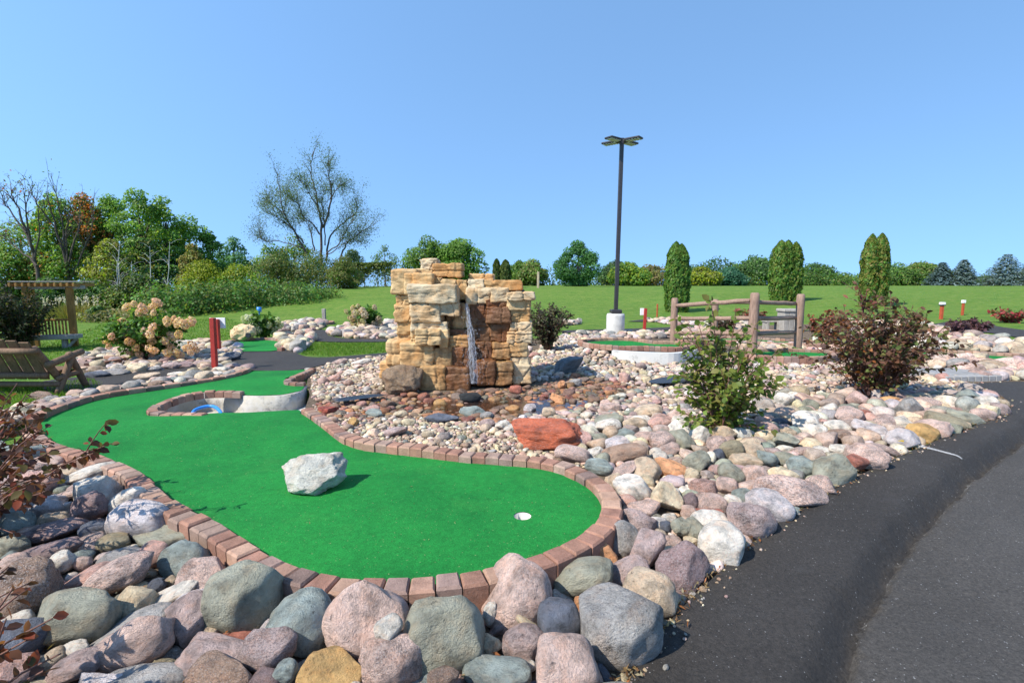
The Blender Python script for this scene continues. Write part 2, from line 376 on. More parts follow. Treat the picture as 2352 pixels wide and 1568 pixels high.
# beds of bare soil under the stones
_bedA = [atz(x, y, 0)[:2] for x, y in [(60, 1040), (300, 1010), (690, 962), (697, 946), (712, 905), (704, 884), (712, 850), (730, 843), (790, 829), (880, 819), (905, 800), (1290, 775), (1330, 766), (1560, 764), (1600, 752), (1900, 745), (2080, 743), (2140, 748), (2230, 775), (2420, 795), (2560, 850), (2540, 868), (2352, 881), (2245, 886), (2235, 892), (2290, 922), (2300, 938), (2278, 952), (2205, 985), (2106, 1025), (2006, 1071), (1907, 1123), (1808, 1183), (1708, 1264), (1608, 1358), (1540, 1432), (1492, 1502), (1448, 1572)]]
_bedA += [Vector((.63, .8)), Vector((-3.8, .8)), Vector((-4.6, 2.2)), Vector((-4.9, 3.6))]
flat("soil_bed", "bare soil bed under the loose river stones", "soil", None, .004, M['soil'], .18, world=np.array(_bedA))
BEDB = [(-40, 1010), (60, 962), (200, 918), (330, 893), (430, 880), (520, 868), (565, 856), (574, 849), (525, 838), (470, 847), (430, 862), (330, 885), (250, 896), (150, 915), (40, 945), (-60, 985)]
BEDC = [(170, 828), (215, 868), (330, 856), (450, 843), (540, 829), (556, 806), (540, 796), (500, 788), (460, 782), (400, 788), (250, 805), (190, 812)]
BEDD = [(642, 770), (712, 769), (716, 786), (700, 807), (680, 811), (646, 803)]
BEDE = [(650, 744), (700, 739), (750, 743), (735, 757), (700, 761), (655, 760)]
BEDE2 = [(752, 762), (800, 752), (905, 744), (930, 770), (905, 778), (820, 778), (756, 770)]
BEDF = [(1290, 745), (1330, 741), (1332, 745), (1300, 748)]
for nm, q in (("a", BEDB), ("b", BEDC), ("c", BEDD), ("d", BEDE), ("e", BEDE2), ("f", BEDF)):
    flat("soil_bed", "bare soil under a bed of pale stones", "soil", q, .004, M['soil'], .3, 3)
# asphalt
flat("path", "dark asphalt footpath winding past the hydrangea bed", "path",
     [(100, 878), (215, 866), (330, 854), (450, 842), (540, 829), (556, 806), (600, 804), (640, 804), (650, 803), (680, 812), (705, 821), (760, 822), (900, 811), (1000, 806), (1000, 814), (890, 820), (790, 830), (730, 843), (700, 850), (665, 853), (575, 853), (528, 839), (470, 848), (430, 863), (330, 886), (240, 892), (120, 905)], .02, M['asphalt'], .22, 3)
flat("path", "narrow asphalt path between the far stone beds", "path",
     [(640, 765), (700, 762), (745, 758), (752, 771), (800, 779), (905, 780), (960, 778), (960, 785), (800, 787), (720, 784), (712, 771), (645, 772)], .02, M['asphalt'], .3, 2)
flat("path", "asphalt path curving away at the far edge of the course", "path",
     [(2060, 752), (2140, 746), (2190, 738), (2240, 741), (2300, 752), (2420, 770), (2420, 790), (2330, 775), (2270, 765), (2180, 764), (2080, 766)], .02, M['asphalt'], .3, 2)
flat("path", "strip of asphalt path behind the lamp post", "path",
     [(1290, 766), (1400, 763), (1560, 758), (1720, 752), (1720, 748), (1560, 751), (1400, 757), (1290, 760)], .02, M['asphalt'], .3, 0)
flat("path", "sliver of asphalt path beyond the red post", "path", [(1440, 739), (1480, 734), (1545, 735), (1545, 738), (1480, 740)], .02, M['asphalt'], .4, 0)
SEAM = crom([tuple(atg(x, y, -.03)[:2]) for x, y in [(1930, 1640), (1945, 1568), (1962, 1480), (2000, 1390), (2060, 1300), (2120, 1210), (2180, 1150), (2240, 1090), (2300, 1045), (2370, 1000)]], 8, False)
SEAM = np.vstack([SEAM[0] + (SEAM[0] - SEAM[1]) / np.linalg.norm(SEAM[0] - SEAM[1]) * 1.2, SEAM, SEAM[-1] + (SEAM[-1] - SEAM[-2]) * 6, SEAM[-1] + (SEAM[-1] - SEAM[-2]) * 30 + np.array([4, 0])])
SEAM = resample(SEAM, .06, False)
SEAM += np.array([[noise.noise((p[0] * 3, p[1] * 3, 1)) * .03 + noise.noise((p[0] * 14, p[1] * 14, 5)) * .012, 0] for p in SEAM])
def seam_s(x, y):
    out = np.empty(len(x))
    T = np.gradient(SEAM, axis=0)
    for i in range(0, len(x), 2000):
        P = np.stack([x[i:i + 2000], y[i:i + 2000]], 1); d = P[:, None] - SEAM[None]; q = (d ** 2).sum(-1); k = q.argmin(1); r = np.arange(len(P))
        cr = T[k, 0] * d[r, k, 1] - T[k, 1] * d[r, k, 0]; out[i:i + 2000] = -np.sign(cr) * np.sqrt(q[r, k])
    return out
def road_z(x, y):
    s = seam_s(x, y); w = ss(-.17, -.004, s) ** 1.2
    return gz(x, y) + .035 - .135 * w + .034 * ss(-.003, .022, s) + (s < 0) * ss(-.3, -.05, s) * .003 * np.sin(x * 37 + np.sin(y * 31) * 2) * np.sin(y * 53 + np.sin(x * 41) * 2) + .008 * np.sin(x * 3 + y * 2) * (s > .1)
ROAD_PX = [(1440, 1568), (1484, 1500), (1530, 1435), (1600, 1362), (1700, 1270), (1800, 1190), (1900, 1130), (2000, 1078), (2100, 1032), (2200, 992), (2288, 958), (2312, 938), (2304, 918), (2262, 896), (2215, 884), (2260, 878), (2352, 876), (2480, 880)]
_rw = [tuple(atg(x, y, .035)[:2]) for x, y in ROAD_PX]
ROAD = np.vstack([crom(_rw, 4, False), [(8.6, 5.2), (7.0, 2.2), (4.0, .5), (.6, .5), (.62, 1.2)]])
def road_mesh():
    tn = unit(np.gradient(SEAM, axis=0)); nn = np.stack([tn[:, 1], -tn[:, 0]], 1); ex = np.vstack([SEAM + nn * o for o in (-.21, -.17, -.13, -.10, -.07, -.045, -.025, -.010, -.002, .006, .014, .024, .04)]); V, T = sheet(ROAD, .05, road_z, extra=ex[np.hypot(ex[:, 0], ex[:, 1]) < 7]); return V, T
RV, RT = road_mesh()
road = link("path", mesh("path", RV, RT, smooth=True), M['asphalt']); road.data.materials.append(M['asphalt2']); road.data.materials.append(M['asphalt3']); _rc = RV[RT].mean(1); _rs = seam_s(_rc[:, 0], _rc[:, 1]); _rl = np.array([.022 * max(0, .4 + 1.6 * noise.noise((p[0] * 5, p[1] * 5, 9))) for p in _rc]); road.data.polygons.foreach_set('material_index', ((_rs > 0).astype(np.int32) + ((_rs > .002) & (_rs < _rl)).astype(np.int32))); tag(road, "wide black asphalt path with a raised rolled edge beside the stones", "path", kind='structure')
def on_road(pts, off):
    p = np.array([tuple(atg(x, y, .035)[:2]) for x, y in pts]); return p
_ln = on_road([(2113, 1025), (2135, 1030), (2165, 1038), (2195, 1046), (2210, 1050)], 0)
_ln = crom(_ln, 10, False); wv = []; wf = []
for i, p in enumerate(_ln):
    t = unit(np.array(_ln[min(i + 1, len(_ln) - 1)] - _ln[max(i - 1, 0)])); n = np.array([-t[1], t[0]]); w = .030 * (1 - .6 * i / len(_ln)) * (1 + .5 * noise.noise((i * .9, 0, 0)))
    for sgn in (1, -1):
        q = p + n * w * sgn; wv.append((q[0], q[1], float(road_z(np.array([q[0]]), np.array([q[1]]))[0]) + .005))
wf = [(2 * i, 2 * i + 1, 2 * i + 3, 2 * i + 2) for i in range(len(_ln) - 1)]
tag(link("path_marking", mesh("path_marking", wv, wf), M['paintline']), "faded white line across the raised asphalt edge", "marking", kind='structure')
# ------------------------------------------------------------------ brick edging
BT = [(.31, .165, .115), (.34, .20, .145), (.27, .14, .10), (.30, .205, .16), (.23, .155, .13), (.355, .22, .155)]
def edging(label, path, outward, blen=.107, bwid=.165, top=.085, bot=-.14, zf=None, closed=False, rng=None, gap=.003, jit=.0035, kindname="brick_edging"):
    """path: inner boundary (world xy); outward: +1 left of travel, -1 right of travel"""
    rng = rng or np.random.default_rng(int(abs(path[0][0]) * 997) % 999)
    P = resample(path, blen, closed); n = len(P); ext = np.vstack([P, P[:1]]) if closed else P
    T = np.gradient(ext, axis=0) if not closed else (np.roll(P, -1, 0) - np.roll(P, 1, 0))
    T = unit(T);
    if closed: T = np.vstack([T, T[:1]])
    Nn = np.stack([-T[:, 1], T[:, 0]], 1) * outward; mb = MB()
    for i in range(len(ext) - 1):
        a, b = ext[i], ext[i + 1]; u = unit(b - a); L = np.linalg.norm(b - a); g = min(gap, L * .2)
        j = rng.normal(size=6) * jit
        ia, ib = a + u * g + Nn[i] * j[0], b - u * g + Nn[i + 1] * (j[0] + j[1] * .4)
        oa, ob = a + Nn[i] * (bwid + j[2]), b + Nn[i + 1] * (bwid + j[2])
        ou = unit(ob - oa); oL = np.linalg.norm(ob - oa); sh = max(g, (oL - L * 1.12) / 2); oa, ob = oa + ou * sh, ob - ou * sh
        c = (a + b) / 2; z0 = (zf(c[0], c[1]) if zf else 0.0); zt = z0 + top + j[3] * .9; zb = z0 + bot; bv = .011
        cor = [ia, ib, ob, oa]; cen = sum(cor) / 4
        V = [(*p, zb) for p in cor] + [(*p, zt - bv) for p in cor] + [(*(p + unit(cen - p) * bv * 1.3), zt + j[4] * .25) for p in cor]
        Fc = []
        for k in range(4):
            q = (k + 1) % 4; Fc += [(k, q, q + 4, k + 4), (k + 4, q + 4, q + 8, k + 8)]
        Fc.append((8, 9, 10, 11))
        if outward > 0: Fc = [f[::-1] for f in Fc]
        t = BT[rng.integers(len(BT))]; s = rng.uniform(.8, 1.2); col = tuple(x * s for x in t)
        mb.add(V, Fc, col)
    o = mb.build(kindname, M['brick']); return tag(o, label, "brick edging")
# ------------------------------------------------------------------ the large putting green
GZ0 = .03
NEAR_PX = [(690, 940), (712, 954), (740, 974), (770, 998), (812, 1014), (870, 1022), (960, 1032), (1060, 1045), (1150, 1053), (1240, 1062), (1310, 1082), (1360, 1113), (1384, 1152), (1370, 1192), (1330, 1226), (1270, 1258), (1190, 1285), (1090, 1308), (980, 1321), (880, 1325), (790, 1322), (720, 1310), (660, 1290), (610, 1265), (560, 1235), (520, 1208), (478, 1186), (430, 1164), (385, 1135), (350, 1104), (318, 1078), (270, 1058), (222, 1040), (180, 1031), (140, 1020), (105, 1001), (92, 980)]
BACK_PX = [(104, 962), (150, 942), (230, 917), (330, 901), (430, 887), (510, 875), (555, 863), (578, 852)]
near_w = crom([tuple(atz(x, y, .08)[:2]) for x, y in NEAR_PX], 5, False)
back_w = crom([tuple(atz(x, y, GZ0)[:2]) for x, y in [NEAR_PX[-1]] + BACK_PX], 5, False)
SLOT_PX = [(700, 888), (692, 897), (648, 906), (600, 908), (560, 907), (545, 903), (480, 898), (420, 906), (378, 919), (346, 938), (346, 950), (400, 954), (480, 954), (500, 951), (560, 950), (620, 945), (688, 941)]
slot_w = np.array([tuple(atz(x, y, GZ0)[:2]) for x, y in SLOT_PX])
right_w = np.array([tuple(atz(x, y, GZ0)[:2]) for x, y in [(667, 851), (708, 848), (652, 874), (676, 881)]])
GREEN = np.vstack([near_w, back_w[1:], right_w, slot_w])
c1 = atz(430, 985, 0); c2 = atz(760, 1055, 0); c3 = atz(600, 880, 0); c4 = atz(870, 1010, 0)
def green_z(x, y):
    g = lambda c, sx, sy: np.exp(-((x - c.x) / sx) ** 2 - ((y - c.y) / sy) ** 2)
    return GZ0 + .06 * g(c1, .9, .40) - .022 * g(c2, 1.3, .40) + .03 * g(c3, .9, .5) + .035 * g(c4, .5, .25)
cupc = atz(1200, 1184, GZ0); CUP_R = .054
hole = np.array([(cupc.x + CUP_R * math.cos(a), cupc.y + CUP_R * math.sin(a)) for a in np.linspace(0, 2 * math.pi, 24, endpoint=False)])
V, T = sheet(GREEN, .09, green_z, [hole])
green = link("putting_green", mesh("putting_green", V, T, smooth=True), M['turf'])
tag(green, "largest bright green putting surface, curving round the brick pit with a white boulder on it", "putting green")
mb = MB(); mb.lathe([(CUP_R + .001, -.004), (CUP_R - .002, -.005), (CUP_R - .003, -.085), (.0, -.086)], (cupc.x, cupc.y, float(green_z(cupc.x, cupc.y))), 24)
mb.build("cup", M['concrete'], green, True)
zg = lambda x, y: float(green_z(x, y)) - GZ0 if True else 0
edging("red brick edging curling round the front and sides of the large green", near_w, +1, .112, .125)
edging("long brick edging at the back of the large green beside the bench", back_w[3:], +1, .2, .105, top=.09)
edging("short brick edging turning a corner at the back of the large green near the gravel", crom([tuple(atz(x, y, .08)[:2]) for x, y in [(712, 846), (652, 873), (676, 880), (700, 880)]], 6, False)[:-1], -1 if False else +1, .11, .10)
pit_px = [(552, 900), (480, 900), (425, 909), (385, 923), (364, 937), (366, 944), (400, 946), (478, 947)]
pit_w = np.array([tuple(atz(x, y, .08)[:2]) for x, y in pit_px])
edging("brick edging ringing the small pit with the blue hose", resample(crom(pit_w, 4, False), .05, False), -1, .11, .10, top=.082, bot=-.0)
# ------------------------------------------------------------------ stream channel cut through the green
chan = empty("stream_channel", (0, 0, 0), "pale concrete channel cut through the large green below the waterfall", "channel")
def ribbon(px, ztop, zbot, thick, z=GZ0):
    p = resample(crom([tuple(atz(x, y, z)[:2]) for x, y in px], 5, False), .06, False); t = unit(np.gradient(p, axis=0)); n = np.stack([-t[:, 1], t[:, 0]], 1); mb = MB(); V = []
    for i, q in enumerate(p):
        w = noise.noise((q[0] * 4, q[1] * 4, 0)) * .012
        for off, zz in ((0 + w, zbot), (0 + w, (ztop + zbot) / 2), (w * .4, ztop), (thick, ztop), (thick, zbot)):
            r = q + n[i] * off; V.append((r[0], r[1], zz))
    Fc = [(i * 5 + k, i * 5 + k + 1, i * 5 + k + 6, i * 5 + k + 5) for i in range(len(p) - 1) for k in range(4)]
    mb.add(V, Fc); return mb
def weathered():
    m, nt, b = newmat('weathered_concrete', .85, .25); v = pos_of(nt)
    c = mix(nt, ramp(nt, noise_tex(nt, v, 3.5, 6, .7), [(.40, 0.0), (.62, 1.0)]), (.43, .39, .31), (.50, .48, .45))
    c = mix(nt, ramp(nt, noise_tex(nt, v, 6, 7, .75), [(.52, 0.0), (.64, .85)]), c, (.18, .18, .17))
    nt.links.new(c, b.inputs["Base Color"]); bump(nt, b, noise_tex(nt, v, 14, 6, .7), .6, .02); return m
M['wall'] = weathered()
ribbon([(352, 940), (380, 921), (425, 909), (480, 902), (545, 905), (562, 909), (600, 910), (648, 908), (690, 899), (706, 884)], GZ0 - .005, -.30, .10).build("back_wall", M['wall'], chan, True)
ribbon([(692, 941), (620, 946), (560, 951), (500, 952), (480, 955), (400, 955), (346, 951)], GZ0 - .006, -.30, .08).build("front_wall", M['concrete'], chan, True)
V, T = sheet(np.vstack([slot_w, [tuple(atz(760, 935, 0)[:2]), tuple(atz(760, 905, 0)[:2])][::1]]), .12, lambda x, y: -.22 + .14 * ss(-3.0, -2.3, x) + 0 * y)
link("channel_floor", mesh("channel_floor", V, T), M['wall'], chan)
mb = MB(); hp = [atz(x, y, -.06) for x, y in [(440, 955), (447, 946), (470, 941), (490, 940), (504, 946), (512, 958)]]
hp = [Vector((*q, -.07 + .05 * math.sin(math.pi * i / (len(crom(np.array([p[:2] for p in hp]), 6, False)) - 1)))) for i, q in enumerate(crom(np.array([p[:2] for p in hp]), 6, False))]
mb.tube(hp, .019, 12); tag(mb.build("hose", M['hose'], None, True), "bright blue hose arching inside the brick-ringed pit", "hose")
# ------------------------------------------------------------------ smaller greens behind
def small_green(label, px, elabel, z=None, pos=.03, bl=.11, edge=True, skip=None, bw=.10):
    w = px_poly(px, pos if z is None else 0, 4) if z is None else np.array([tuple(atz(x, y, z)[:2]) for x, y in crom(px, 4)])
    zf = (lambda x, y: gz(x, y) + pos) if z is None else (lambda x, y: np.full(np.shape(x), z))
    V, T = sheet(w, .25, zf); g = link("putting_green", mesh("putting_green", V, T, smooth=True), M['turf']); tag(g, label, "putting green", "small putting greens behind the first hole")
    if edge:
        ar = (w[:, 0] * np.roll(w[:, 1], -1) - np.roll(w[:, 0], -1) * w[:, 1]).sum()
        p = w if skip is None else w[skip[0]:skip[1]]
        edging(elabel, p, -1 if ar > 0 else 1, bl, bw, top=.06, bot=-.2 if z is None else -.03 if z > .2 else -.10, zf=lambda x, y: float(zf(x, y)), closed=skip is None)
    return g, w
small_green("small green with the hollow tan rock beside the asphalt path", [(508, 792), (545, 785), (600, 781), (640, 785), (644, 803), (600, 806), (556, 806), (525, 800)], "short brick edging beside the green with the hollow tan rock", skip=(0, 18))
small_green("far small green crossed by a dark post", [(668, 748), (700, 741), (745, 739), (762, 742), (735, 745), (700, 748)], "brick edging of the far small green with the dark post", bl=.2)
small_green("sliver of green among the stones behind the bench arm", [(196, 836), (222, 827), (262, 826), (275, 829), (240, 836), (215, 841)], "brick edging of the green sliver behind the bench arm", bl=.2)
G5Z = .22
_, g5 = small_green("kidney-shaped raised green beside the lamp post's base", [(1338, 788), (1380, 783), (1450, 783), (1500, 790), (1560, 791), (1580, 797), (1552, 803), (1490, 801), (1420, 800), (1365, 796)], "brick edging on the raised green beside the lamp post", z=G5Z)
small_green("green with the turf-sleeved fence posts", [(1700, 812), (1760, 808), (1850, 809), (1905, 812), (1900, 822), (1840, 826), (1770, 823), (1715, 820)], "brick edging of the green under the log fence", z=.09)
small_green("long narrow green at the right edge beyond the ninebark", [(2120, 808), (2200, 812), (2300, 818), (2420, 824), (2420, 836), (2300, 832), (2200, 826), (2120, 820)], "brick edging of the long narrow green at the right edge", z=.09)
small_green("thin green strip behind the log fence", [(1560, 781), (1640, 778), (1720, 779), (1790, 784), (1880, 788), (1880, 794), (1790, 792), (1720, 787), (1640, 785), (1570, 785)], "brick edging of the thin green behind the log fence", z=.08)
mb = MB(); wl = resample(crom([tuple(atz(x, y, G5Z)[:2]) for x, y in [(1405, 805), (1420, 806), (1450, 808), (1500, 810), (1550, 811), (1592, 806), (1604, 798)]], 5, False), .1, False)
t = unit(np.gradient(wl, axis=0)); n = np.stack([-t[:, 1], t[:, 0]], 1); V = []
for i, q in enumerate(wl):
    for off, zz in ((0, -.2), (0, G5Z + .0), (.1, G5Z + .0), (.1, -.2)):
        r = q + n[i] * off; V.append((r[0], r[1], zz))
mb.add(V, [(i * 4 + k, i * 4 + k + 1, i * 4 + k + 5, i * 4 + k + 4) for i in range(len(wl) - 1) for k in range(3)])
def palewall():
    m, nt, b = newmat('painted_concrete', .85, .25); v = pos_of(nt)
    c = mix(nt, ramp(nt, noise_tex(nt, v, 5, 6, .75), [(.56, 0.0), (.7, .8)]), (.56, .55, .52), (.22, .22, .21))
    nt.links.new(c, b.inputs["Base Color"]); return m
M['palewall'] = palewall()
tag(mb.build("retaining_wall", M['palewall']), "low whitewashed wall below the raised green near the lamp post", "retaining wall")
# ------------------------------------------------------------------ river stones
def rock_mesh(seed, sub, ncut, hard, amp):
    rng = np.random.default_rng(seed); bm = bmesh.new(); bmesh.ops.create_icosphere(bm, subdivisions=sub, radius=1.0)
    P = np.array([v.co[:] for v in bm.verts]); Fc = np.array([[v.index for v in f.verts] for f in bm.faces]); bm.free()
    e = rng.uniform(.78, 1.0); P = np.sign(P) * np.abs(P) ** e
    P = P * (1 + .10 * (P @ unit(rng.normal(size=3)))[:, None])
    if sub >= 3 or amp > .1:
        o = rng.uniform(0, 50, 3)
        d = np.array([noise.noise(Vector(p * 1.1 + o)) * .20 for p in P]); P = P * (1 + d[:, None])
    for k in range(ncut):
        d = unit(rng.normal(size=3)); off = rng.uniform(.52, .86); q = P @ d; ex = np.maximum(q - off, 0)
        if not hard: ex = np.where(ex > 0, ex - .22 * (1 - np.exp(-ex / .22)) * .55, 0)
        P = P - d * (ex * (.95 if hard else 1.0))[:, None]
    if sub >= 3:
        o = rng.uniform(0, 50, 3)
        d = np.array([noise.noise(Vector(p * 2.8 + o)) * .055 + noise.noise(Vector(p * 6.5 + o)) * .022 + noise.noise(Vector(p * 15 + o)) * .008 for p in P]) * amp / .1
        P = P * (1 + d[:, None])
    lo, hi = P.min(0), P.max(0); P = (P - (lo + hi) / 2) / ((hi - lo) / 2)
    return P, Fc
ROUND = []; ANG = []
for i in range(12):
    P, Fc = rock_mesh(100 + i, 4, 3 + i % 4, i % 3 == 0, .11); me = mesh("river_rock", P, Fc, smooth=True); me.materials.append(M['rock']); ROUND.append(me)
for i in range(8):
    P, Fc = rock_mesh(300 + i, 4, 7 + i % 4, True, .12); me = mesh("river_rock", P, Fc, smooth=True); me.materials.append(M['rock']); ANG.append(me)
PAL = dict(pink=(.46, .35, .315), mauve=(.36, .285, .28), plum=(.225, .165, .17), white=(.56, .54, .50), lilac=(.46, .435, .455), gg=(.25, .26, .215), grey=(.27, .27, .27),
           teal=(.22, .265, .26), tan=(.45, .37, .28), cream=(.54, .47, .345), orange=(.52, .27, .14), red=(.40, .15, .105), brown=(.27, .19, .145), slate=(.115, .13, .165),
           ochre=(.46, .30, .125), olive=(.25, .225, .155), black=(.03, .034, .036), rose=(.44, .285, .25))
SPK = dict(pink=.85, mauve=.7, plum=.8, white=.2, lilac=.45, gg=.25, grey=.55, teal=.2, tan=.3, cream=.15, orange=.2, red=.4, brown=.8, slate=.2, ochre=.1, olive=.3, black=.1, rose=.7)
for _k in PAL:
    if _k not in ('black', 'slate', 'red'): PAL[_k] = tuple(min(.72, v * f) for v, f in zip(PAL[_k], (1.22, 1.17, 1.11)))
WORD = dict(pink="pink", mauve="mauve", plum="dark plum", white="white", lilac="lilac", gg="grey-green", grey="grey", teal="teal-grey", tan="tan", cream="cream", orange="orange", red="brick red",
            brown="brown", slate="slate blue", ochre="ochre", olive="olive", black="black", rose="rosy")
ZR = dict(a=(0, 1019.2, .35), b=(784, 1019.2, .35), c=(1568, 1019.2, .35), d=(1332.8, 611.5, .43334), e=(705.6, 548.8, .35), f=(0, 611.5, 1 / 3))
for _k in ('orange', 'brown', 'ochre', 'red', 'tan', 'olive', 'rose', 'gg', 'slate', 'mauve', 'cream'):
    PAL['w' + _k] = tuple(v * f for v, f in zip(PAL[_k], (.62, .54, .48))); SPK['w' + _k] = SPK[_k] * .6; WORD['w' + _k] = 'wet ' + WORD[_k]
ROCKS = []      # (object-like record) x, y, z, a, b, c, px, py, area, head
def put_rock(px, py, w, h, tilt, colk, head, ctx, ang=False, seed=None, ground=None, flatc=False):
    rng = np.random.default_rng(seed if seed is not None else int(px * 13 + py * 7))
    c = .08
    for _ in range(5):
        g0 = ground if ground is not None else None
        d = ray(px, py); p = atz(px, py, 0.0)
        g = float(gz(p.x, p.y)) + .01 if ground is None else ground
        zc = g + .62 * c; p = atz(px, py, zc); dist = (p - Vector((0, 0, H))).dot(FWD); s = dist / F
        a = w * s / 2; dep = math.atan2(H - zc, p.y); vis = h * s / 2
        b = min(max(vis * 1.0, a * .62), a * 1.15) if w > h * .8 else a * 1.0
        c2 = (vis ** 2 - (b * math.sin(dep)) ** 2) / math.cos(dep) ** 2
        c = math.sqrt(max(c2, (.45 * min(a, b)) ** 2))
    T = ANG if ang else ROUND; me = T[rng.integers(len(T))]
    o = bpy.data.objects.new("river_rock", me); COL.objects.link(o); o.location = (p.x, p.y, zc)
    o.scale = (a * 1.06, b * 1.05, c * 1.06); o.rotation_euler = (rng.uniform(-.12, .12), R(-tilt), rng.uniform(-.18, .18)) if tilt else (rng.uniform(-.1, .1), rng.uniform(-.1, .1), rng.uniform(-.35, .35))
    k = rng.uniform(.9, 1.1); col = PAL[colk]; o.color = (col[0] * k, col[1] * k, col[2] * k, 1); o["speckle"] = float(SPK[colk] * rng.uniform(.25, 1.15))
    tag(o, (head + " " + ctx).strip(), "rock", "river stones around the first hole")
    ROCKS.append([p.x, p.y, zc, a, b, c, px, py, w * h, head]); HANDOBJ.append(o); return o
HANDOBJ = []
def hand(zone, rows):
    x0, y0, k = ZR[zone]
    for r in rows.strip().split("\n"):
        q = [s.strip() for s in r.split("|")]; l, t, rr, bb = map(float, q[0].split(",")); tilt = float(q[1]); ang = q[2].endswith('*'); ck = q[2].rstrip('*')
        w, h = (rr - l) * k, (bb - t) * k
        if tilt and abs(tilt) > 5:      # bounding box of a tilted ellipse back to its own axes
            th = R(abs(tilt)); C2, S2 = math.cos(th) ** 2, math.sin(th) ** 2
            if abs(C2 - S2) > .15:
                A = (w * w * C2 - h * h * S2) / (C2 ** 2 - S2 ** 2); B = (h * h * C2 - w * w * S2) / (C2 ** 2 - S2 ** 2)
                m = min(w, h) ** 2 * .16; A, B = max(A, m), max(B, m); w, h = math.sqrt(A), math.sqrt(B)
            else: w, h = max(w, h) * 1.12, min(w, h) * .62
        put_rock(x0 + (l + rr) / 2 * k, y0 + (t + bb) / 2 * k, w, h, tilt, ck, q[3], q[4] if len(q) > 4 else "", ang)
hand('a', """
1385,770,1840,1225|0|gg|large pointed grey-green boulder|touching the front brick edging
275,955,765,1305|0|gg|big smooth olive-grey ovoid|with leaf shadows in the lower left stones
-30,780,350,1150|0|brown|dark brown pitted boulder|at the left edge of the stones
540,755,960,1025|22|pink|speckled pink barrel-shaped stone|lying slanted below the grey capped cobble
370,795,720,990|25|rose|deep rosy slanted stone|half hidden behind the speckled pink barrel
1080,630,1400,860|0|teal*|cracked teal-blue boulder|against the brick edging's left bend
1175,755,1500,1010|0|pink*|pale pink chipped boulder|beside the large pointed grey-green one
870,525,1310,680|0|gg|long flat pale sage stone|lying along the left brick edging
930,640,1120,815|0|rose|small rosy wedge|between the sage slab and the teal boulder
750,375,1125,640|0|lilac|purple-grey boulder with sunlit patches|below the left brick edging
700,285,955,500|35|white|bluish white leaning boulder|behind the purple-grey patched boulder
465,315,710,525|30|plum|speckled plum egg|left of the bluish white leaning boulder
205,365,415,500|0|lilac|pale lavender stone|in dappled shade left of the plum egg
160,485,550,650|12|plum|long blackish plum stone|in shade below the lavender stone
-10,440,210,610|0|teal|dark teal boulder|at the left edge under the red-leaved branch
-20,600,180,740|0|gg|speckled sage cobble|at the left edge below the dark teal boulder
-20,710,120,820|0|teal|smooth teal pebble-like stone|at the left edge above the pitted brown boulder
150,620,520,780|12|plum|mottled purple-brown stone|above the white peppered egg
300,705,490,865|30|white|white peppered egg|leaning among plum stones at left
620,585,860,710|8|olive|olive brown cobble|below the dark ridged rock
550,505,750,630|0|slate*|dark ridged rock|wedged in shade at left
640,690,960,830|5|grey|grey capped cobble|above the slanted pink barrel
490,740,600,830|0|pink|little pink cobble|beside the white peppered egg
790,940,1000,1145|50|cream|cream slanted pebble|between the olive-grey ovoid and the white slug-shaped stone
945,900,1280,1110|28|white|white-grey slug-shaped stone|slanting up toward the pale pink chipped boulder
1095,1000,1405,1310|38|mauve|purple marbled upright stone|left of the large pointed boulder
580,1090,1105,1370|22|grey|long charcoal-sage stone|half buried behind the pink-white dappled boulder
665,1135,1115,1465|20|pink|pink-white dappled boulder|with leaf shadows near the bottom left
1765,995,2170,1395|0|teal|pale sage boulder with leaf shadows|below the front bricks
1610,1215,1930,1475|0|mauve|round mauve speckled stone|resting against the pale sage boulder
1190,1270,1700,1530|0|mauve*|long purple slab|behind the round mauve stone
-20,1150,290,1420|0|slate|blue-grey sparkling boulder|in shade at the left edge
335,1370,670,1568|15|mauve|mauve oblong stone|at the bottom left in front of the dappled boulder
395,1295,585,1410|10|white|white shaded cobble|under the olive-grey ovoid
1240,1410,1680,1690|0|brown|dark peppered brown boulder|at the bottom edge
650,1470,1180,1700|0|grey|broad grey boulder|cut by the bottom edge at left
1655,1455,1885,1680|0|plum*|pointed plum stone|at the bottom edge beside the brown boulder
1970,1360,2370,1690|0|ochre*|large ochre sandstone lump|at the bottom edge
1920,1385,2140,1515|20|white|bluish white stone|left of the ochre sandstone lump
1800,1425,1950,1560|0|teal|small greenish stone|below the round mauve stone
2105,1260,2195,1385|60|cream|narrow cream stone|squeezed right of the pale sage boulder
1345,1180,1440,1270|0|tan|fist-sized taupe pebble|at the foot of the large pointed boulder
950,885,1090,980|20|slate|small navy cobble|above the white slug-shaped stone
1065,865,1165,925|0|tan|small tan pebble|beside the small navy cobble
1450,1225,1680,1290|0|red*|flat terracotta flake|under the large pointed boulder
235,990,400,1180|50|olive|brown-olive stone|hidden behind the olive-grey ovoid
430,140,710,270|15|white|large pale grey slab|near the red-leaved branch tips
440,230,625,320|18|mauve|dusty mauve stone|in front of the large pale grey slab
630,200,860,310|10|pink*|pink and ochre flaked stone|touching the left brick edging
350,295,560,360|8|pink|pale pink long stone|below the dusty mauve stone
5,200,215,290|0|mauve|mauve-grey stone|behind red leaves at the left
220,70,420,160|0|pink*|broken rosy stone|under the red-leaved branch
970,1430,1180,1510|0|olive|olive brown stone|behind the broad grey boulder
""")
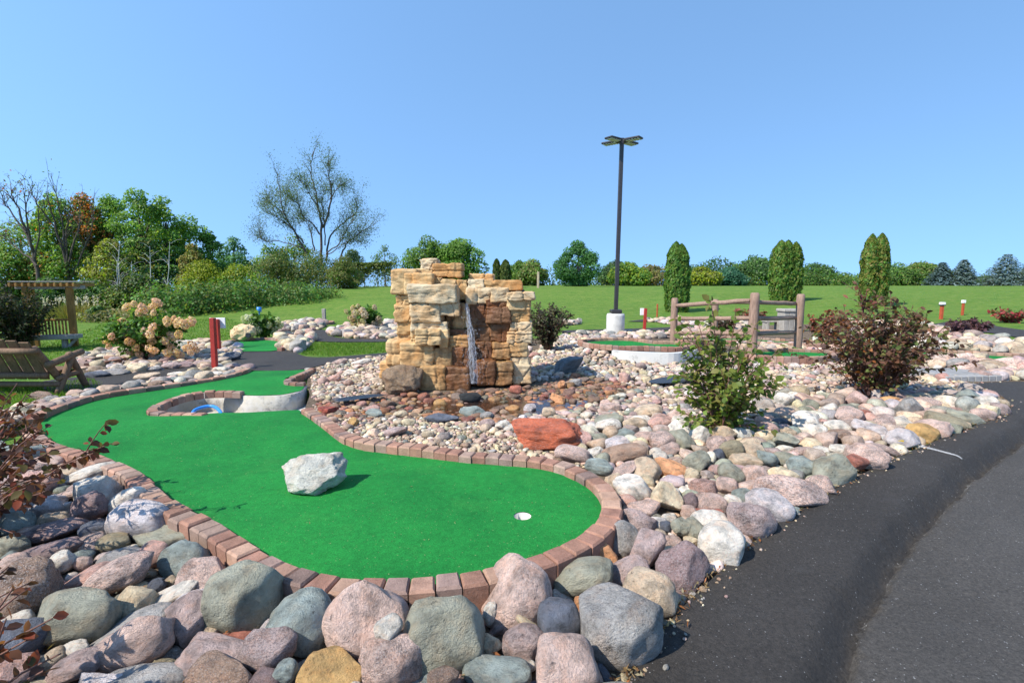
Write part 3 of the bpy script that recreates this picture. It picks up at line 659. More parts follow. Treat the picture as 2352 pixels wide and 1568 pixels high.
hand('b', """
-90,930,400,1420|-35|pink|huge pale pink boulder|leaning on the front bricks
215,1130,400,1295|25|white|smooth white egg|on the right of the huge pale pink boulder
100,1260,525,1610|0|pink*|pink-white boulder with a blue-grey stain|at the bottom centre
405,975,940,1465|0|gg*|biggest banded grey-green boulder|at bottom centre below the bricks
930,765,1375,1200|0|pink|tall pink boulder with a cleft|leaning over the brick edging
1385,770,1790,1020|12|gg|smooth sage boulder|right of the tall cleft pink boulder
1575,940,2085,1440|0|grey|big charcoal granite boulder|with dark hollows beside the asphalt
1860,835,2195,1130|0|tan|buff granite boulder|right behind the big charcoal granite one
1290,1025,1570,1320|0|slate|blue-grey upright boulder|left of the big charcoal granite one
1255,1265,1685,1700|0|pink|large speckled rosy-white boulder|cut by the bottom edge beside the asphalt
800,1390,1250,1620|0|teal|streaked teal boulder|cut by the bottom edge at the centre
1060,1195,1335,1405|0|mauve|blocky mauve stone|between the banded and blue-grey boulders
890,1250,1055,1390|0|cream*|cream cube-like stone|against the banded grey-green boulder
965,1135,1115,1265|45|mauve|small slanted plum-grey stone|above the blocky mauve one
925,1050,1020,1180|70|white*|marbled white pebble|right of the banded grey-green boulder
1150,1120,1300,1240|-40|cream|cream wedge|left of the blue-grey upright boulder
1385,965,1520,1060|-30|white|white pebble|below the smooth sage boulder
1530,1000,1610,1105|0|orange|orange pebble|tucked behind the charcoal granite boulder
1475,1040,1555,1110|-30|cream|little cream pebble|beside the orange pebble
1635,635,1810,830|-55|orange*|pale orange faceted stone|against the right bricks
1750,520,1960,740|60|grey|round grey boulder|outside the brick edging's right end
1840,435,2095,600|-20|mauve*|jagged mauve rock|above the round grey boulder
1890,565,2110,830|0|mauve*|grainy pinkish grey wedge|right of the round grey boulder
1765,735,2010,950|35|mauve|speckled mauve stone|behind the buff granite boulder
2060,640,2410,945|0|plum*|large plum boulder with pale facets|beside the asphalt
1795,190,2030,395|-35|white|large smooth white boulder|by the right bend of the bricks
2045,250,2230,460|0|cream*|pale yellow faceted rock|right of the large smooth white boulder
1865,370,2090,480|0|pink|low pink-grey stone|under the large smooth white boulder
1730,-5,1990,135|12|brown|brown peppered ovoid|right of the red boulder
1600,100,1780,205|-8|teal|mint teal cobble|at the bricks below the brown peppered ovoid
1605,15,1740,100|0|white*|pale mint stone|between the pink slab and the brown ovoid
1405,10,1635,125|-8|pink|pale pink slab|in front of the red boulder
1740,120,1940,235|30|pink|pale rosy wedge|above the large smooth white boulder
565,1470,770,1600|0|brown|mottled brown stone|at the bottom edge left of the streaked teal boulder
520,1535,760,1680|0|teal|pale teal stone|at the bottom edge below the banded boulder
1685,1445,1800,1610|-60|slate|dark violet stone|at the bottom edge beside the asphalt
1205,1425,1280,1510|60|white|little white stone|right of the streaked teal boulder
370,1060,460,1140|0|plum|small dark stone|in the gap under the front bricks
2105,455,2205,520|0|white|round white pebble|below the pale yellow faceted rock
2090,505,2170,585|0|slate|dark slate pebble|below the round white pebble
2165,490,2290,600|0|gg|sage pebble|right of the dark slate pebble
2060,598,2240,680|0|pink|flat rosy stone|behind the large plum boulder
""")
hand('c', """
105,515,405,805|0|white|large lavender-white boulder|at the asphalt's edge
285,390,600,635|-12|mauve|two-tone grey and rose boulder|at the asphalt's edge
420,305,720,525|-15|lilac|rounded lilac-grey boulder|between the two-tone and the long pink ones
490,205,945,430|-12|pink|long pink granite boulder|at the asphalt's edge
815,70,1115,275|0|gg*|big faceted sage boulder|at the asphalt's edge
690,85,860,215|0|teal|grey-teal stone|left of the big faceted sage boulder
400,135,545,290|70|pink|upright pink stone|behind the long pink granite boulder
240,130,405,285|-40|gg|dim sage stone|left of the upright pink stone
0,50,185,190|15|gg|two-part sage cobble|in the middle of the right stones
45,225,250,340|0|rose*|pink-tan striped block|above the two-tone boulder
215,220,360,330|0|pink|speckled pink cobble|right of the striped block
270,335,385,445|-35|white|white triangular stone|left of the lilac-grey boulder
80,430,270,520|0|red*|flat terracotta stone|above the large lavender-white boulder
0,490,135,650|0|gg|mottled sage stone|left of the large lavender-white boulder
85,320,275,460|0|pink|pale mauve stone|above the flat terracotta stone
340,290,450,390|0|teal|small teal cobble|left of the lilac-grey boulder's top
245,-20,400,100|-70|olive|upright olive-grey stone|in the right stones below the leafy bush
400,0,550,110|0|tan|square putty-coloured stone|right of the upright olive-grey stone
490,50,625,160|-30|teal*|sage wedge|below the square putty-coloured stone
1040,65,1190,190|-20|red*|brick red block|right of the big faceted sage boulder
1100,10,1320,160|0|pink|white-pink granite boulder|near the painted line
1240,-20,1430,105|-30|pink|blush boulder with yellow stain|at the asphalt near the painted line
0,160,110,240|0|cream|cream cobble|left among the right stones
200,35,270,120|0|slate|small navy stone|left of the upright olive-grey one
840,15,965,75|0|white|flat white stone|above the big faceted sage boulder
970,5,1095,75|0|white|bright white stone|beside the white-pink granite boulder
5,605,100,670|-10|cream|long cream pebble|left of the large lavender-white boulder
0,325,95,450|0|plum|dark violet-pink cobble|left of the pale mauve stone
""")
hand('d', """
1730,830,1900,940|-15|ochre|large golden tan boulder|along the asphalt
1625,860,1805,975|-12|lilac|large lilac boulder|beside the golden tan one
1790,810,1975,920|0|pink*|blush white stone|behind the golden tan boulder
1810,775,2065,880|-12|olive|long olive-grey boulder|along the asphalt
1950,765,2130,855|-15|gg|rounded sage boulder|along the asphalt beyond the olive-grey one
2060,750,2205,830|-10|pink|pink lump|along the asphalt beyond the sage boulder
2175,725,2270,805|-20|mauve|last mauve stone|at the far corner of the asphalt
2005,655,2170,755|-20|teal*|upright teal-grey rock|at the far corner of the stone bed
1445,820,1630,920|-18|lilac*|angular lavender rock|left of the large lilac boulder
1430,940,1615,1060|0|pink|speckled white-pink cobble|below the angular lavender rock
1300,805,1435,900|-25|white|blue-shadowed white stone|right of the white stone with a dark patch
1300,865,1430,940|0|brown|rosy speckled cobble|under the blue-shadowed white stone
1140,765,1275,850|0|white*|white stone with a dark patch|right of the leafy bush's foot
1010,670,1120,760|0|white*|white cone-shaped stone|behind the leafy bush
1670,695,1810,820|-35|grey*|tall grey faceted rock|right of the ninebark's foot
1750,690,1920,765|-10|pink|broad pink stone|behind the tall grey faceted rock
1455,760,1545,815|0|red|small red-brown cobble|below the ninebark
1010,805,1115,860|0|slate|navy cobble|right of the leafy bush's foot
570,845,690,935|0|white*|white squarish stone|left of the leafy bush's foot
1045,855,1145,915|0|tan|tan egg|below the navy cobble
1095,895,1190,945|0|pink|round blush pebble|below the tan egg
75,810,215,890|0|white|large clean white stone|right of the red boulder
290,735,440,815|0|tan|brown-grey stone|at the pond's right rim
40,885,150,945|0|gg|sage oval|behind the brown peppered ovoid
175,860,290,920|0|teal|blue-green cobble|right of the clean white stone
285,875,400,940|0|pink|faded rosy cobble|below the blue-green cobble
265,790,380,855|0|white|white cobble with pink end|right of the clean white stone
385,785,490,840|0|rose|russet cobble|behind the white squarish stone
410,860,475,920|0|gg*|sage chip|left of the white squarish stone
420,935,530,1010|20|pink|pale pink egg|above the two-part sage cobble
380,980,465,1040|0|white|white round cobble|left of the pale pink egg
105,720,215,785|0|pink|rosy tan stone|standing in the pond's shallows
1190,1050,1215,1075|0|teal|tiny teal pebble|left of the faceted sage boulder
960,985,1045,1060|-30|teal*|green-grey shard|below the square putty-coloured stone
1120,955,1225,1010|0|pink|faint pink cobble|above the grey-teal stone
1220,960,1320,1000|0|white|oval white cobble|above the faceted sage boulder
1325,945,1430,1000|0|white|milk white cobble|left of the speckled white-pink cobble
""")
hand('e', """
770,1140,985,1215|-8|slate*|navy ridge-shaped rock|between pond and front pebbles
565,1125,655,1175|0|cream|pale cream stone|left at the pond's front rim
385,1115,500,1170|0|teal|green-grey stone|left of the pale cream stone by the pond
1005,1090,1170,1165|-8|teal*|mossy green stone|in the pond's shallows
1000,1005,1140,1075|0|black|wet black stone|under the falling water
1330,955,1410,1015|0|red|wet crimson stone|at the waterfall's foot
1595,1020,1690,1085|-20|orange*|salmon stone|right in the shallow stream
1535,1105,1635,1190|0|tan|upright tan stone|behind the red boulder
480,1230,660,1300|10|mauve*|mauve and white rock|in the pebbles by the curved bricks
1235,1190,1330,1260|0|white|chalk white stone|left of the red boulder
1290,1215,1380,1275|15|white|pale pink-white stone|touching the red boulder
1130,1180,1230,1245|0|mauve|dusky rose cobble|left of the chalk white stone
270,1170,335,1235|30|ochre|orange-tan pebble|near the curved bricks by the pond
365,1090,480,1150|0|rose|blush cobble|above the green-grey pond-rim stone
1420,1080,1505,1140|0|lilac|lilac-grey stone|in the stream behind the red boulder
1135,1135,1220,1190|0|grey|pale grey stone|right of the mossy green stone
1720,915,1800,970|0|grey|dark grey cobble|below the tilted slate slab
1645,930,1700,985|0|orange|burnt orange stone|below the slate slab near the waterfall
1955,730,2090,785|8|ochre|golden boulder|at the foot of the whitewashed wall
2050,875,2125,950|0|rose*|rosy block|in the cobbles right of the slate slab
120,890,220,945|12|rose|pinkish rock|in the pebbles left of the waterfall
235,855,335,900|0|white|pale flat stone|in the pebbles left of the waterfall
295,785,420,830|10|white|white flat stone|at the asphalt's bend left of the waterfall
165,785,265,830|12|pink|pale pink stone|beside the asphalt's bend left of the waterfall
""")
hand('f', """
885,780,1005,835|0|grey|white-flecked blue stone|by the back brick edging
935,735,1100,780|5|tan|long taupe stone|between the asphalt strip and the back edging
1350,700,1450,765|20|olive*|upright grey-green wedge|left of the red post's foot
1515,675,1610,730|25|pink|oval pink stone|right of the red post's foot
1100,790,1185,830|0|pink|salmon pink stone|on the back edging
1155,760,1240,805|0|teal|pale aqua stone|behind the salmon pink stone
1230,750,1345,795|0|grey|grey oval|in front of the green-grey wedge
1010,790,1120,840|0|brown|pitted pinkish stone|right of the white-flecked blue stone
1160,725,1290,762|0|white|pale blush stone|between taupe stone and green-grey wedge
885,665,1010,740|0|cream|large cream boulder|below the big hydrangea
720,705,885,755|0|grey|low grey-blue boulder|left of the large cream boulder
590,722,745,772|0|slate|slate wedge|at the left end of the hydrangea bed's rim
1010,690,1105,728|0|grey|flat grey stone|right of the large cream boulder
1110,660,1240,716|0|mauve|mauve boulder|on the hydrangea bed's rim
1240,655,1340,700|0|plum|purple boulder|on the hydrangea bed's rim beside the red post
1340,645,1470,690|0|mauve*|sharp mauve slab|behind the red post
1530,590,1655,660|10|slate|blue-grey tip boulder|at the right tip of the hydrangea bed
650,830,750,868|0|grey|grey ridge stone|beside the bench's right leg
490,890,560,928|0|white|white-blue stone|at the left end of the back edging
405,892,495,925|0|lilac|faint violet stone|at the left end of the back edging
310,890,410,945|0|grey|mid-grey cobble|below the bench
225,862,360,920|0|brown|russet brown stone|below the bench
205,915,330,980|0|pink|blush speckled stone|at the left end of the back edging
1440,725,1530,765|0|white|white stub|in front of the red post
770,820,880,860|0|pink|peach stone|left of the white-flecked blue stone
""")
# a small stone lying on bigger ones: bring it out along its own line of sight until it rests against them
_ord = sorted(range(len(ROCKS)), key=lambda i: -ROCKS[i][3] * ROCKS[i][4] * ROCKS[i][5]); _done = []
for i in _ord:
    r = ROCKS[i]; P = Vector(r[:3]); O = Vector((0, 0, H)); D0 = (P - O).length; u = (P - O).normalized(); t = D0; sm = min(r[3:6])
    for _ in range(45):
        q = O + u * t; k = t / D0; hit = False
        for j in _done:
            R_ = ROCKS[j]
            if abs(R_[0] - q.x) > .6 or abs(R_[1] - q.y) > .6: continue
            if sum(((q[m] - R_[m]) / (R_[3 + m] + sm * k * .38)) ** 2 for m in range(3)) < 1: hit = True; break
        if not hit or t < D0 * .86: break
        t -= .012
    k = t / D0; q = O + u * t; o = HANDOBJ[i]; o.location = q; o.scale = tuple(v * k for v in o.scale); r[0], r[1], r[2] = q; r[3] *= k; r[4] *= k; r[5] *= k; _done.append(i)
# --- the rest of the loose stones: thrown until they touch, largest first
class Pack:
    def __init__(s, cell=.12): s.c = cell; s.g = {}
    def free(s, x, y, r, k=.86):
        c = s.c; m = int(math.ceil((r + s.rmax) / c)) if hasattr(s, 'rmax') else 3; i, j = int(x // c), int(y // c)
        for a in range(i - m, i + m + 1):
            for b in range(j - m, j + m + 1):
                for (u, v, q) in s.g.get((a, b), ()):
                    if (u - x) ** 2 + (v - y) ** 2 < ((r + q) * k) ** 2: return False
        return True
    def add(s, x, y, r): s.g.setdefault((int(x // s.c), int(y // s.c)), []).append((x, y, r)); s.rmax = max(getattr(s, 'rmax', 0), min(r, .3))
PK = Pack()
for r in ROCKS:
    rr = (r[3] + r[4]) / 2 * .80; PK.add(r[0], r[1], rr)
GREEN_OUT = np.array(near_w)
def region(px, z=0.0): return np.array([tuple(atg(x, y)[:2]) for x, y in px])
BRICK_OUT = []
T_ = unit(np.gradient(near_w, axis=0)); BRICK_OUT = near_w + np.stack([-T_[:, 1], T_[:, 0]], 1) * .13
NOGO = [np.vstack([BRICK_OUT, back_w[1:], right_w, [tuple(atz(712, 862, 0)[:2]), tuple(atz(720, 945, 0)[:2])]]), ROAD]
wf_foot = np.array([tuple(atz(x, y, 0)[:2]) for x, y in [(905, 870), (975, 897), (1210, 884), (1222, 850), (900, 840)]])
LOOSE = []     # x, y, z, a, b, c, yaw, colour key, px-area
MIXES = dict(front=(['pink', 'mauve', 'gg', 'grey', 'teal', 'white', 'plum', 'tan', 'lilac', 'rose', 'brown', 'cream', 'slate'], [.2, .14, .14, .1, .07, .1, .05, .05, .05, .05, .03, .03, .02]),
             cob=(['pink', 'white', 'mauve', 'gg', 'tan', 'lilac', 'rose', 'cream', 'grey', 'teal', 'orange'], [.18, .13, .11, .12, .15, .06, .08, .08, .05, .03, .01]),
             pale=(['pink', 'white', 'lilac', 'cream', 'grey', 'tan', 'mauve', 'rose'], [.15, .14, .07, .18, .10, .23, .07, .06]),
             pea=(['cream', 'tan', 'white', 'pink', 'rose', 'grey', 'brown'], [.24, .24, .14, .18, .08, .07, .05]),
             pond=(['worange', 'wbrown', 'wochre', 'wred', 'wtan', 'wolive', 'wrose', 'wgg', 'wslate', 'wmauve', 'wcream'], [.14, .15, .14, .10, .12, .09, .1, .05, .04, .04, .03]))
def throw(poly, radii, tries, mixk, flat=.62, seed=0, zoff=0.0, avoid=True, k=.86, jitz=.25):
    rng = np.random.default_rng(seed); lo, hi = poly.min(0), poly.max(0); names, pr = MIXES[mixk]; pr = np.array(pr) / sum(pr); made = 0
    for r0, n in zip(radii, tries):
        P = rng.uniform(lo, hi, (n, 2)); m = inpoly(P, poly)
        if avoid:
            for q in NOGO:
                for s in ((0, 0), (r0 * .7, 0), (-r0 * .7, 0), (0, r0 * .7), (0, -r0 * .7)): m &= ~inpoly(P + np.array(s), q)
            m &= ~inpoly(P, wf_foot)
        for x, y in P[m]:
            r = r0 * rng.uniform(.85, 1.2)
            if not PK.free(x, y, r, k): continue
            PK.add(x, y, r); e = rng.uniform(.72, 1.3); c = r * rng.uniform(flat * .8, flat * 1.25)
            z = float(gz(x, y)) + c * rng.uniform(.45, .8) + zoff + rng.uniform(0, jitz) * r * .5
            pr_ = proj((x, y, z)); ar = 4 * r * r * (F / max(pr_[2], .3)) ** 2 * .8
            if not (-60 < pr_[0] < 2412 and pr_[1] < 1640): ar = -1
            LOOSE.append((x, y, z, r * 1.1 * e ** .5, r * 1.1 / e ** .5, c * 1.1, rng.uniform(0, 6.28), names[rng.choice(len(names), p=pr)], ar, pr_[0], pr_[1])); made += 1
    return made
Rf = np.array([(-3.7, .9), (.85, .9), (1.0, 1.5), (1.6, 2.2), (.6, 2.6), (-2.0, 3.0), (-4.4, 4.2), (-4.9, 3.0)])
throw(Rf, [.11, .085, .06, .045, .03, .02], [1500, 2500, 4000, 6000, 9000, 9000], 'front', .7, 1, zoff=-.02)
Rr = region([(1240, 1020), (1330, 985), (1480, 965), (1560, 955), (1640, 985), (1740, 985), (1800, 905), (1990, 920), (2200, 900), (2320, 905), (2330, 945), (2100, 1060), (1800, 1220), (1560, 1440), (1400, 1500), (1300, 1300), (1440, 1150), (1350, 1060)])
throw(Rr, [.105, .08, .06, .045, .03, .02], [900, 2500, 6000, 9000, 9000, 8000], 'cob', .68, 2, zoff=-.005)
Rm = region([(1215, 880), (1225, 810), (1300, 768), (1420, 806), (1500, 830), (1600, 820), (1680, 815), (1780, 830), (1900, 830), (2080, 830), (2220, 868), (2215, 890), (1990, 920), (1800, 905), (1720, 990), (1560, 955), (1500, 900), (1340, 862)])
throw(Rm, [.085, .06, .045, .032, .023], [120, 700, 3000, 9000, 16000], 'pale', .66, 3)
throw(region([(1560, 900), (1560, 955), (1480, 965), (1330, 985), (1240, 1020), (1160, 1000), (1200, 960), (1300, 950), (1400, 920), (1480, 890)]), [.06, .045, .033, .022], [200, 900, 2500, 5000], 'cob', .62, 4)
Rp = region([(735, 955), (730, 925), (860, 905), (975, 905), (1215, 890), (1340, 862), (1490, 890), (1480, 950), (1330, 975), (1170, 975), (900, 960), (800, 965)])
throw(Rp, [.07, .05, .036, .026, .018], [110, 600, 2600, 7000, 9000], 'pond', .52, 5, zoff=-.010)
throw(region([(690, 935), (760, 925), (900, 950), (1170, 965), (1330, 985), (1340, 1030), (1350, 1075), (1300, 1072), (1150, 1050), (1000, 1034), (850, 1018), (770, 995)]), [.05, .036, .024, .016, .012], [70, 250, 1500, 9000, 16000], 'pea', .62, 6)
throw(region([(705, 900), (712, 850), (790, 828), (905, 815), (905, 870), (960, 900), (860, 910), (730, 925)]), [.06, .04, .028, .019, .014], [60, 200, 1200, 8000, 14000], 'pea', .62, 7)
throw(region(BEDB), [.10, .075, .055, .04, .028], [400, 900, 2500, 5000, 6000], 'pale', .62, 8)
throw(region(BEDC), [.11, .08, .06, .042, .03], [200, 500, 2500, 7000, 8000], 'pale', .6, 9)
for i, q in enumerate((BEDD, BEDE, BEDE2, BEDF)): throw(region(q), [.14, .10, .075, .055], [200, 600, 2500, 4000], 'pale', .7, 20 + i)
throw(region([(905, 800), (1215, 775), (1215, 810), (905, 830)]), [.1, .07, .05], [100, 500, 2000], 'pale', .62, 30)
throw(region([(1290, 776), (1330, 767), (1560, 765), (1600, 752), (1700, 752), (1700, 776), (1560, 778), (1400, 779), (1330, 784)]), [.11, .08, .055], [300, 1500, 4000], 'pale', .62, 31)
throw(region([(1880, 795), (1900, 745), (2080, 744), (2140, 750), (2230, 775), (2420, 797), (2420, 818), (2200, 806), (2100, 802), (1920, 806)]), [.16, .12, .085, .06], [200, 900, 2500, 4000], 'pale', .7, 32)
throw(region([(1480, 738), (1560, 732), (1720, 740), (1720, 750), (1560, 748)]), [.12, .09], [200, 900], 'pale', .62, 33)
throw(region([(2100, 840), (2220, 836), (2420, 845), (2500, 880), (2330, 874), (2230, 872), (2100, 860)]), [.16, .11, .08, .05], [120, 400, 1500, 3000], 'pale', .7, 34)
throw(region([(1700, 795), (1880, 799), (1880, 806), (1700, 804)]), [.1, .07], [300, 900], 'pale', .62, 35)
# the largest of them become stones of their own, up to 300 in all
LOOSE.sort(key=lambda q: -q[8]); SMALL = []; used = set(); n_single = 300 - len(ROCKS)
HEADS = [(r[6], r[7], r[9]) for r in ROCKS]
REL = ("just behind", "just in front of", "just left of", "just right of")
for q in LOOSE:
    done = False
    if n_single > 0 and q[8] > 0:
        near = sorted(HEADS, key=lambda h: (h[0] - q[9]) ** 2 + ((h[1] - q[10]) * 1.3) ** 2)[:8]
        for hx, hy, hd in near:
            dx, dy = q[9] - hx, q[10] - hy
            rel = REL[(0 if dy < 0 else 1) if abs(dy) * 1.2 > abs(dx) else (2 if dx < 0 else 3)]
            key = (q[7], rel, hd)
            if key in used: continue
            used.add(key); lab = "%s%s stone %s the %s" % ("small " if q[8] < 900 else "", WORD[q[7]], rel, hd)
            if len(lab.split()) > 16: continue
            rng = np.random.default_rng(int(q[9] * 7 + q[10])); me = (ROUND if rng.random() < .55 else ANG)[rng.integers(8)]
            o = bpy.data.objects.new("river_rock", me); COL.objects.link(o); o.location = q[:3]; o.scale = q[3:6]; o.rotation_euler = (rng.uniform(-.25, .25), rng.uniform(-.25, .25), q[6])
            kk = rng.uniform(.88, 1.12); col = PAL[q[7]]; o.color = (col[0] * kk, col[1] * kk, col[2] * kk, 1); o["speckle"] = float(SPK[q[7]] * rng.uniform(.6, 1.2))
            tag(o, lab, "rock", "river stones around the first hole"); n_single -= 1; done = True; break
    if not done: SMALL.append(q)
rng = np.random.default_rng(71); _e = ROAD[:62]
for _i in range(170):
    _k = rng.integers(0, len(_e) - 1); _a = _e[_k] + (_e[_k + 1] - _e[_k]) * rng.uniform(); _x, _y = _a[0] + abs(rng.normal()) * .06 - .01, _a[1] - abs(rng.normal()) * .03; _r = rng.uniform(.003, .010) * (1 + (rng.random() < .1))
    SMALL.append((_x, _y, float(gz(_x, _y)) + .035 + _r * .4, _r, _r * .8, _r * .7, rng.uniform(0, 6), ['tan', 'grey', 'cream', 'pink', 'brown'][rng.integers(5)], 10, 0, 0))
T2 = [rock_mesh(500 + i, 3, 4 + (i % 4), i % 2 == 0, .12) for i in range(8)]
T1 = [rock_mesh(600 + i, 2, 4 + (i % 4), i % 2 == 0, .12) for i in range(8)]
def stones_mesh(name, rows, label, seed=3):
    rng = np.random.default_rng(seed); VV = []; FF = []; CC = []; o = 0; rows = list(rows)
    pick = rng.integers(0, 8, len(rows))
    for big in (True, False):
        for t in range(8):
            tv, tf = (T2 if big else T1)[t]; sel = [q for q, p in zip(rows, pick) if p == t and (q[8] > 160) == big]
            if not sel: continue
            A = np.array([q[:7] for q in sel], float); n = len(sel); ya = A[:, 6]; X = np.stack([np.cos(ya), np.sin(ya), rng.uniform(-.3, .3, n)], 1)
            Z = np.tile([0, 0, 1.], (n, 1)); Z = unit(Z - X * (X * Z).sum(1, keepdims=True) / (X * X).sum(1, keepdims=True)); X = unit(X); Y = np.cross(Z, X)
            V, Fc = scatter(tv, tf, A[:, :3], X, Y, Z, A[:, 3:6]); VV.append(V); FF.append(Fc + o); o += len(V)
            c = np.array([PAL[q[7]] for q in sel]) * rng.uniform(.52, 1.05, (n, 1)) * rng.uniform(.93, 1.07, (n, 3)) * np.array([1, .97, .91]); CC.append(np.repeat(c, len(tv), 0))
    ob = link(name, mesh(name, np.vstack(VV), np.vstack(FF), np.vstack(CC), smooth=True), M['stones'])
    return tag(ob, label, "stones", kind='stuff')
stones_mesh("gravel", SMALL, "loose pale river gravel and cobbles filling every bed between the larger stones")
# dry litter caught between the stones and along the asphalt
rng = np.random.default_rng(404); _e = ROAD[:60]; _k = rng.integers(0, len(_e) - 1, 900); _p = _e[_k] + (_e[_k + 1] - _e[_k]) * rng.uniform(0, 1, (900, 1)) + np.stack([-np.abs(rng.normal(size=900)) * .035 + .01, rng.normal(size=900) * .03], 1)
_q = np.stack([rng.uniform(-2.2, 1.4, 700), rng.uniform(1.2, 2.6, 700)], 1); _p = np.vstack([_p, _q[~inpoly(_q, NOGO[0]) & ~inpoly(_q, ROAD)]]); _n = len(_p)
_g = rng.uniform([-3.9, 2.2], [.8, 6.0], (260, 2)); _g = _g[inpoly(_g, GREEN)]; _zz = np.r_[gz(_p[:, 0], _p[:, 1]) + rng.uniform(.03, .055, _n), green_z(_g[:, 0], _g[:, 1]) + .006]; _p = np.vstack([_p, _g]); _n = len(_p)
_X, _Y, _Z = frames(rng.normal(size=(_n, 3)) * .6 + np.array([0, 0, 1]), rng); _V, _F = scatter(CARD_V, CARD_F, np.c_[_p, _zz], _X, _Y, _Z, np.stack([rng.uniform(.006, .02, _n), rng.uniform(.015, .045, _n), np.full(_n, .02)], 1) * np.where(np.arange(_n) < _n - len(_g), 1.0, .45)[:, None])
_c = np.array([(.30, .20, .10), (.40, .30, .16), (.22, .12, .06), (.38, .14, .05), (.45, .38, .24)])[rng.integers(0, 5, _n)] * rng.uniform(.7, 1.2, (_n, 1))
tag(link("leaf_litter", mesh("leaf_litter", _V, _F, np.repeat(_c, 4, 0)), M['leaf']), "dry leaf litter caught between the stones and along the asphalt edge", "leaf litter", kind='stuff')
print("ROCKS", len(ROCKS), "LOOSE", len(LOOSE), "SMALL", len(SMALL), "left", n_single)
# ------------------------------------------------------------------ boulders with a place of their own
def boulder(px, py, w, h, colr, label, seed, ang=True, tilt=0, ground=None, speck=.3, mat='rock', ncut=8, depth=.8, name="boulder", sub=5, amp=.14, yaw=0):
    P, Fc = rock_mesh(seed, sub, ncut, ang, amp); me = mesh(name, P, Fc, smooth=True); me.materials.append(M[mat])
    g = ground; p = atg(px, py + h * .42) if g is None else atz(px, py + h * .42, g)
    s = (p - Vector((0, 0, H))).dot(FWD) / F; a = w * s / 2; dep = math.atan2(H - p.z, p.y); b = a * depth
    vis = h * s / 2; c = math.sqrt(max((vis ** 2 - (b * math.sin(dep)) ** 2), (.35 * vis) ** 2)) / math.cos(dep)
    ctr = atz(px, py, p.z + c * .8)
    o = bpy.data.objects.new(name, me); COL.objects.link(o); o.location = ctr; o.scale = (a, b, c); o.rotation_euler = (0, R(-tilt), R(yaw))
    o.color = (*colr, 1); o["speckle"] = speck; return tag(o, label, "boulder")
boulder(717, 1087, 156, 88, (.50, .49, .43), "angular creamy white limestone boulder sitting alone on the putting green", 902, ang=True, ground=GZ0, ncut=11, depth=.75, speck=.25, amp=.2)
boulder(1260, 997, 176, 74, (.40, .105, .05), "large rough red sandstone boulder behind the brick edging", 911, ncut=7, speck=.25, depth=.7, amp=.2)
boulder(924, 874, 94, 74, (.20, .135, .08), "rough pitted brown boulder at the left foot of the waterfall", 921, ncut=6, speck=.4, depth=.9, amp=.24)
boulder(1305, 842, 78, 44, (.13, .15, .165), "tilted dark slate slab right of the waterfall", 931, ncut=9, speck=.15, tilt=24, depth=.7)
boulder(752, 942, 44, 18, (.36, .09, .06), "red stone at the end of the curved bricks", 941, speck=.2)
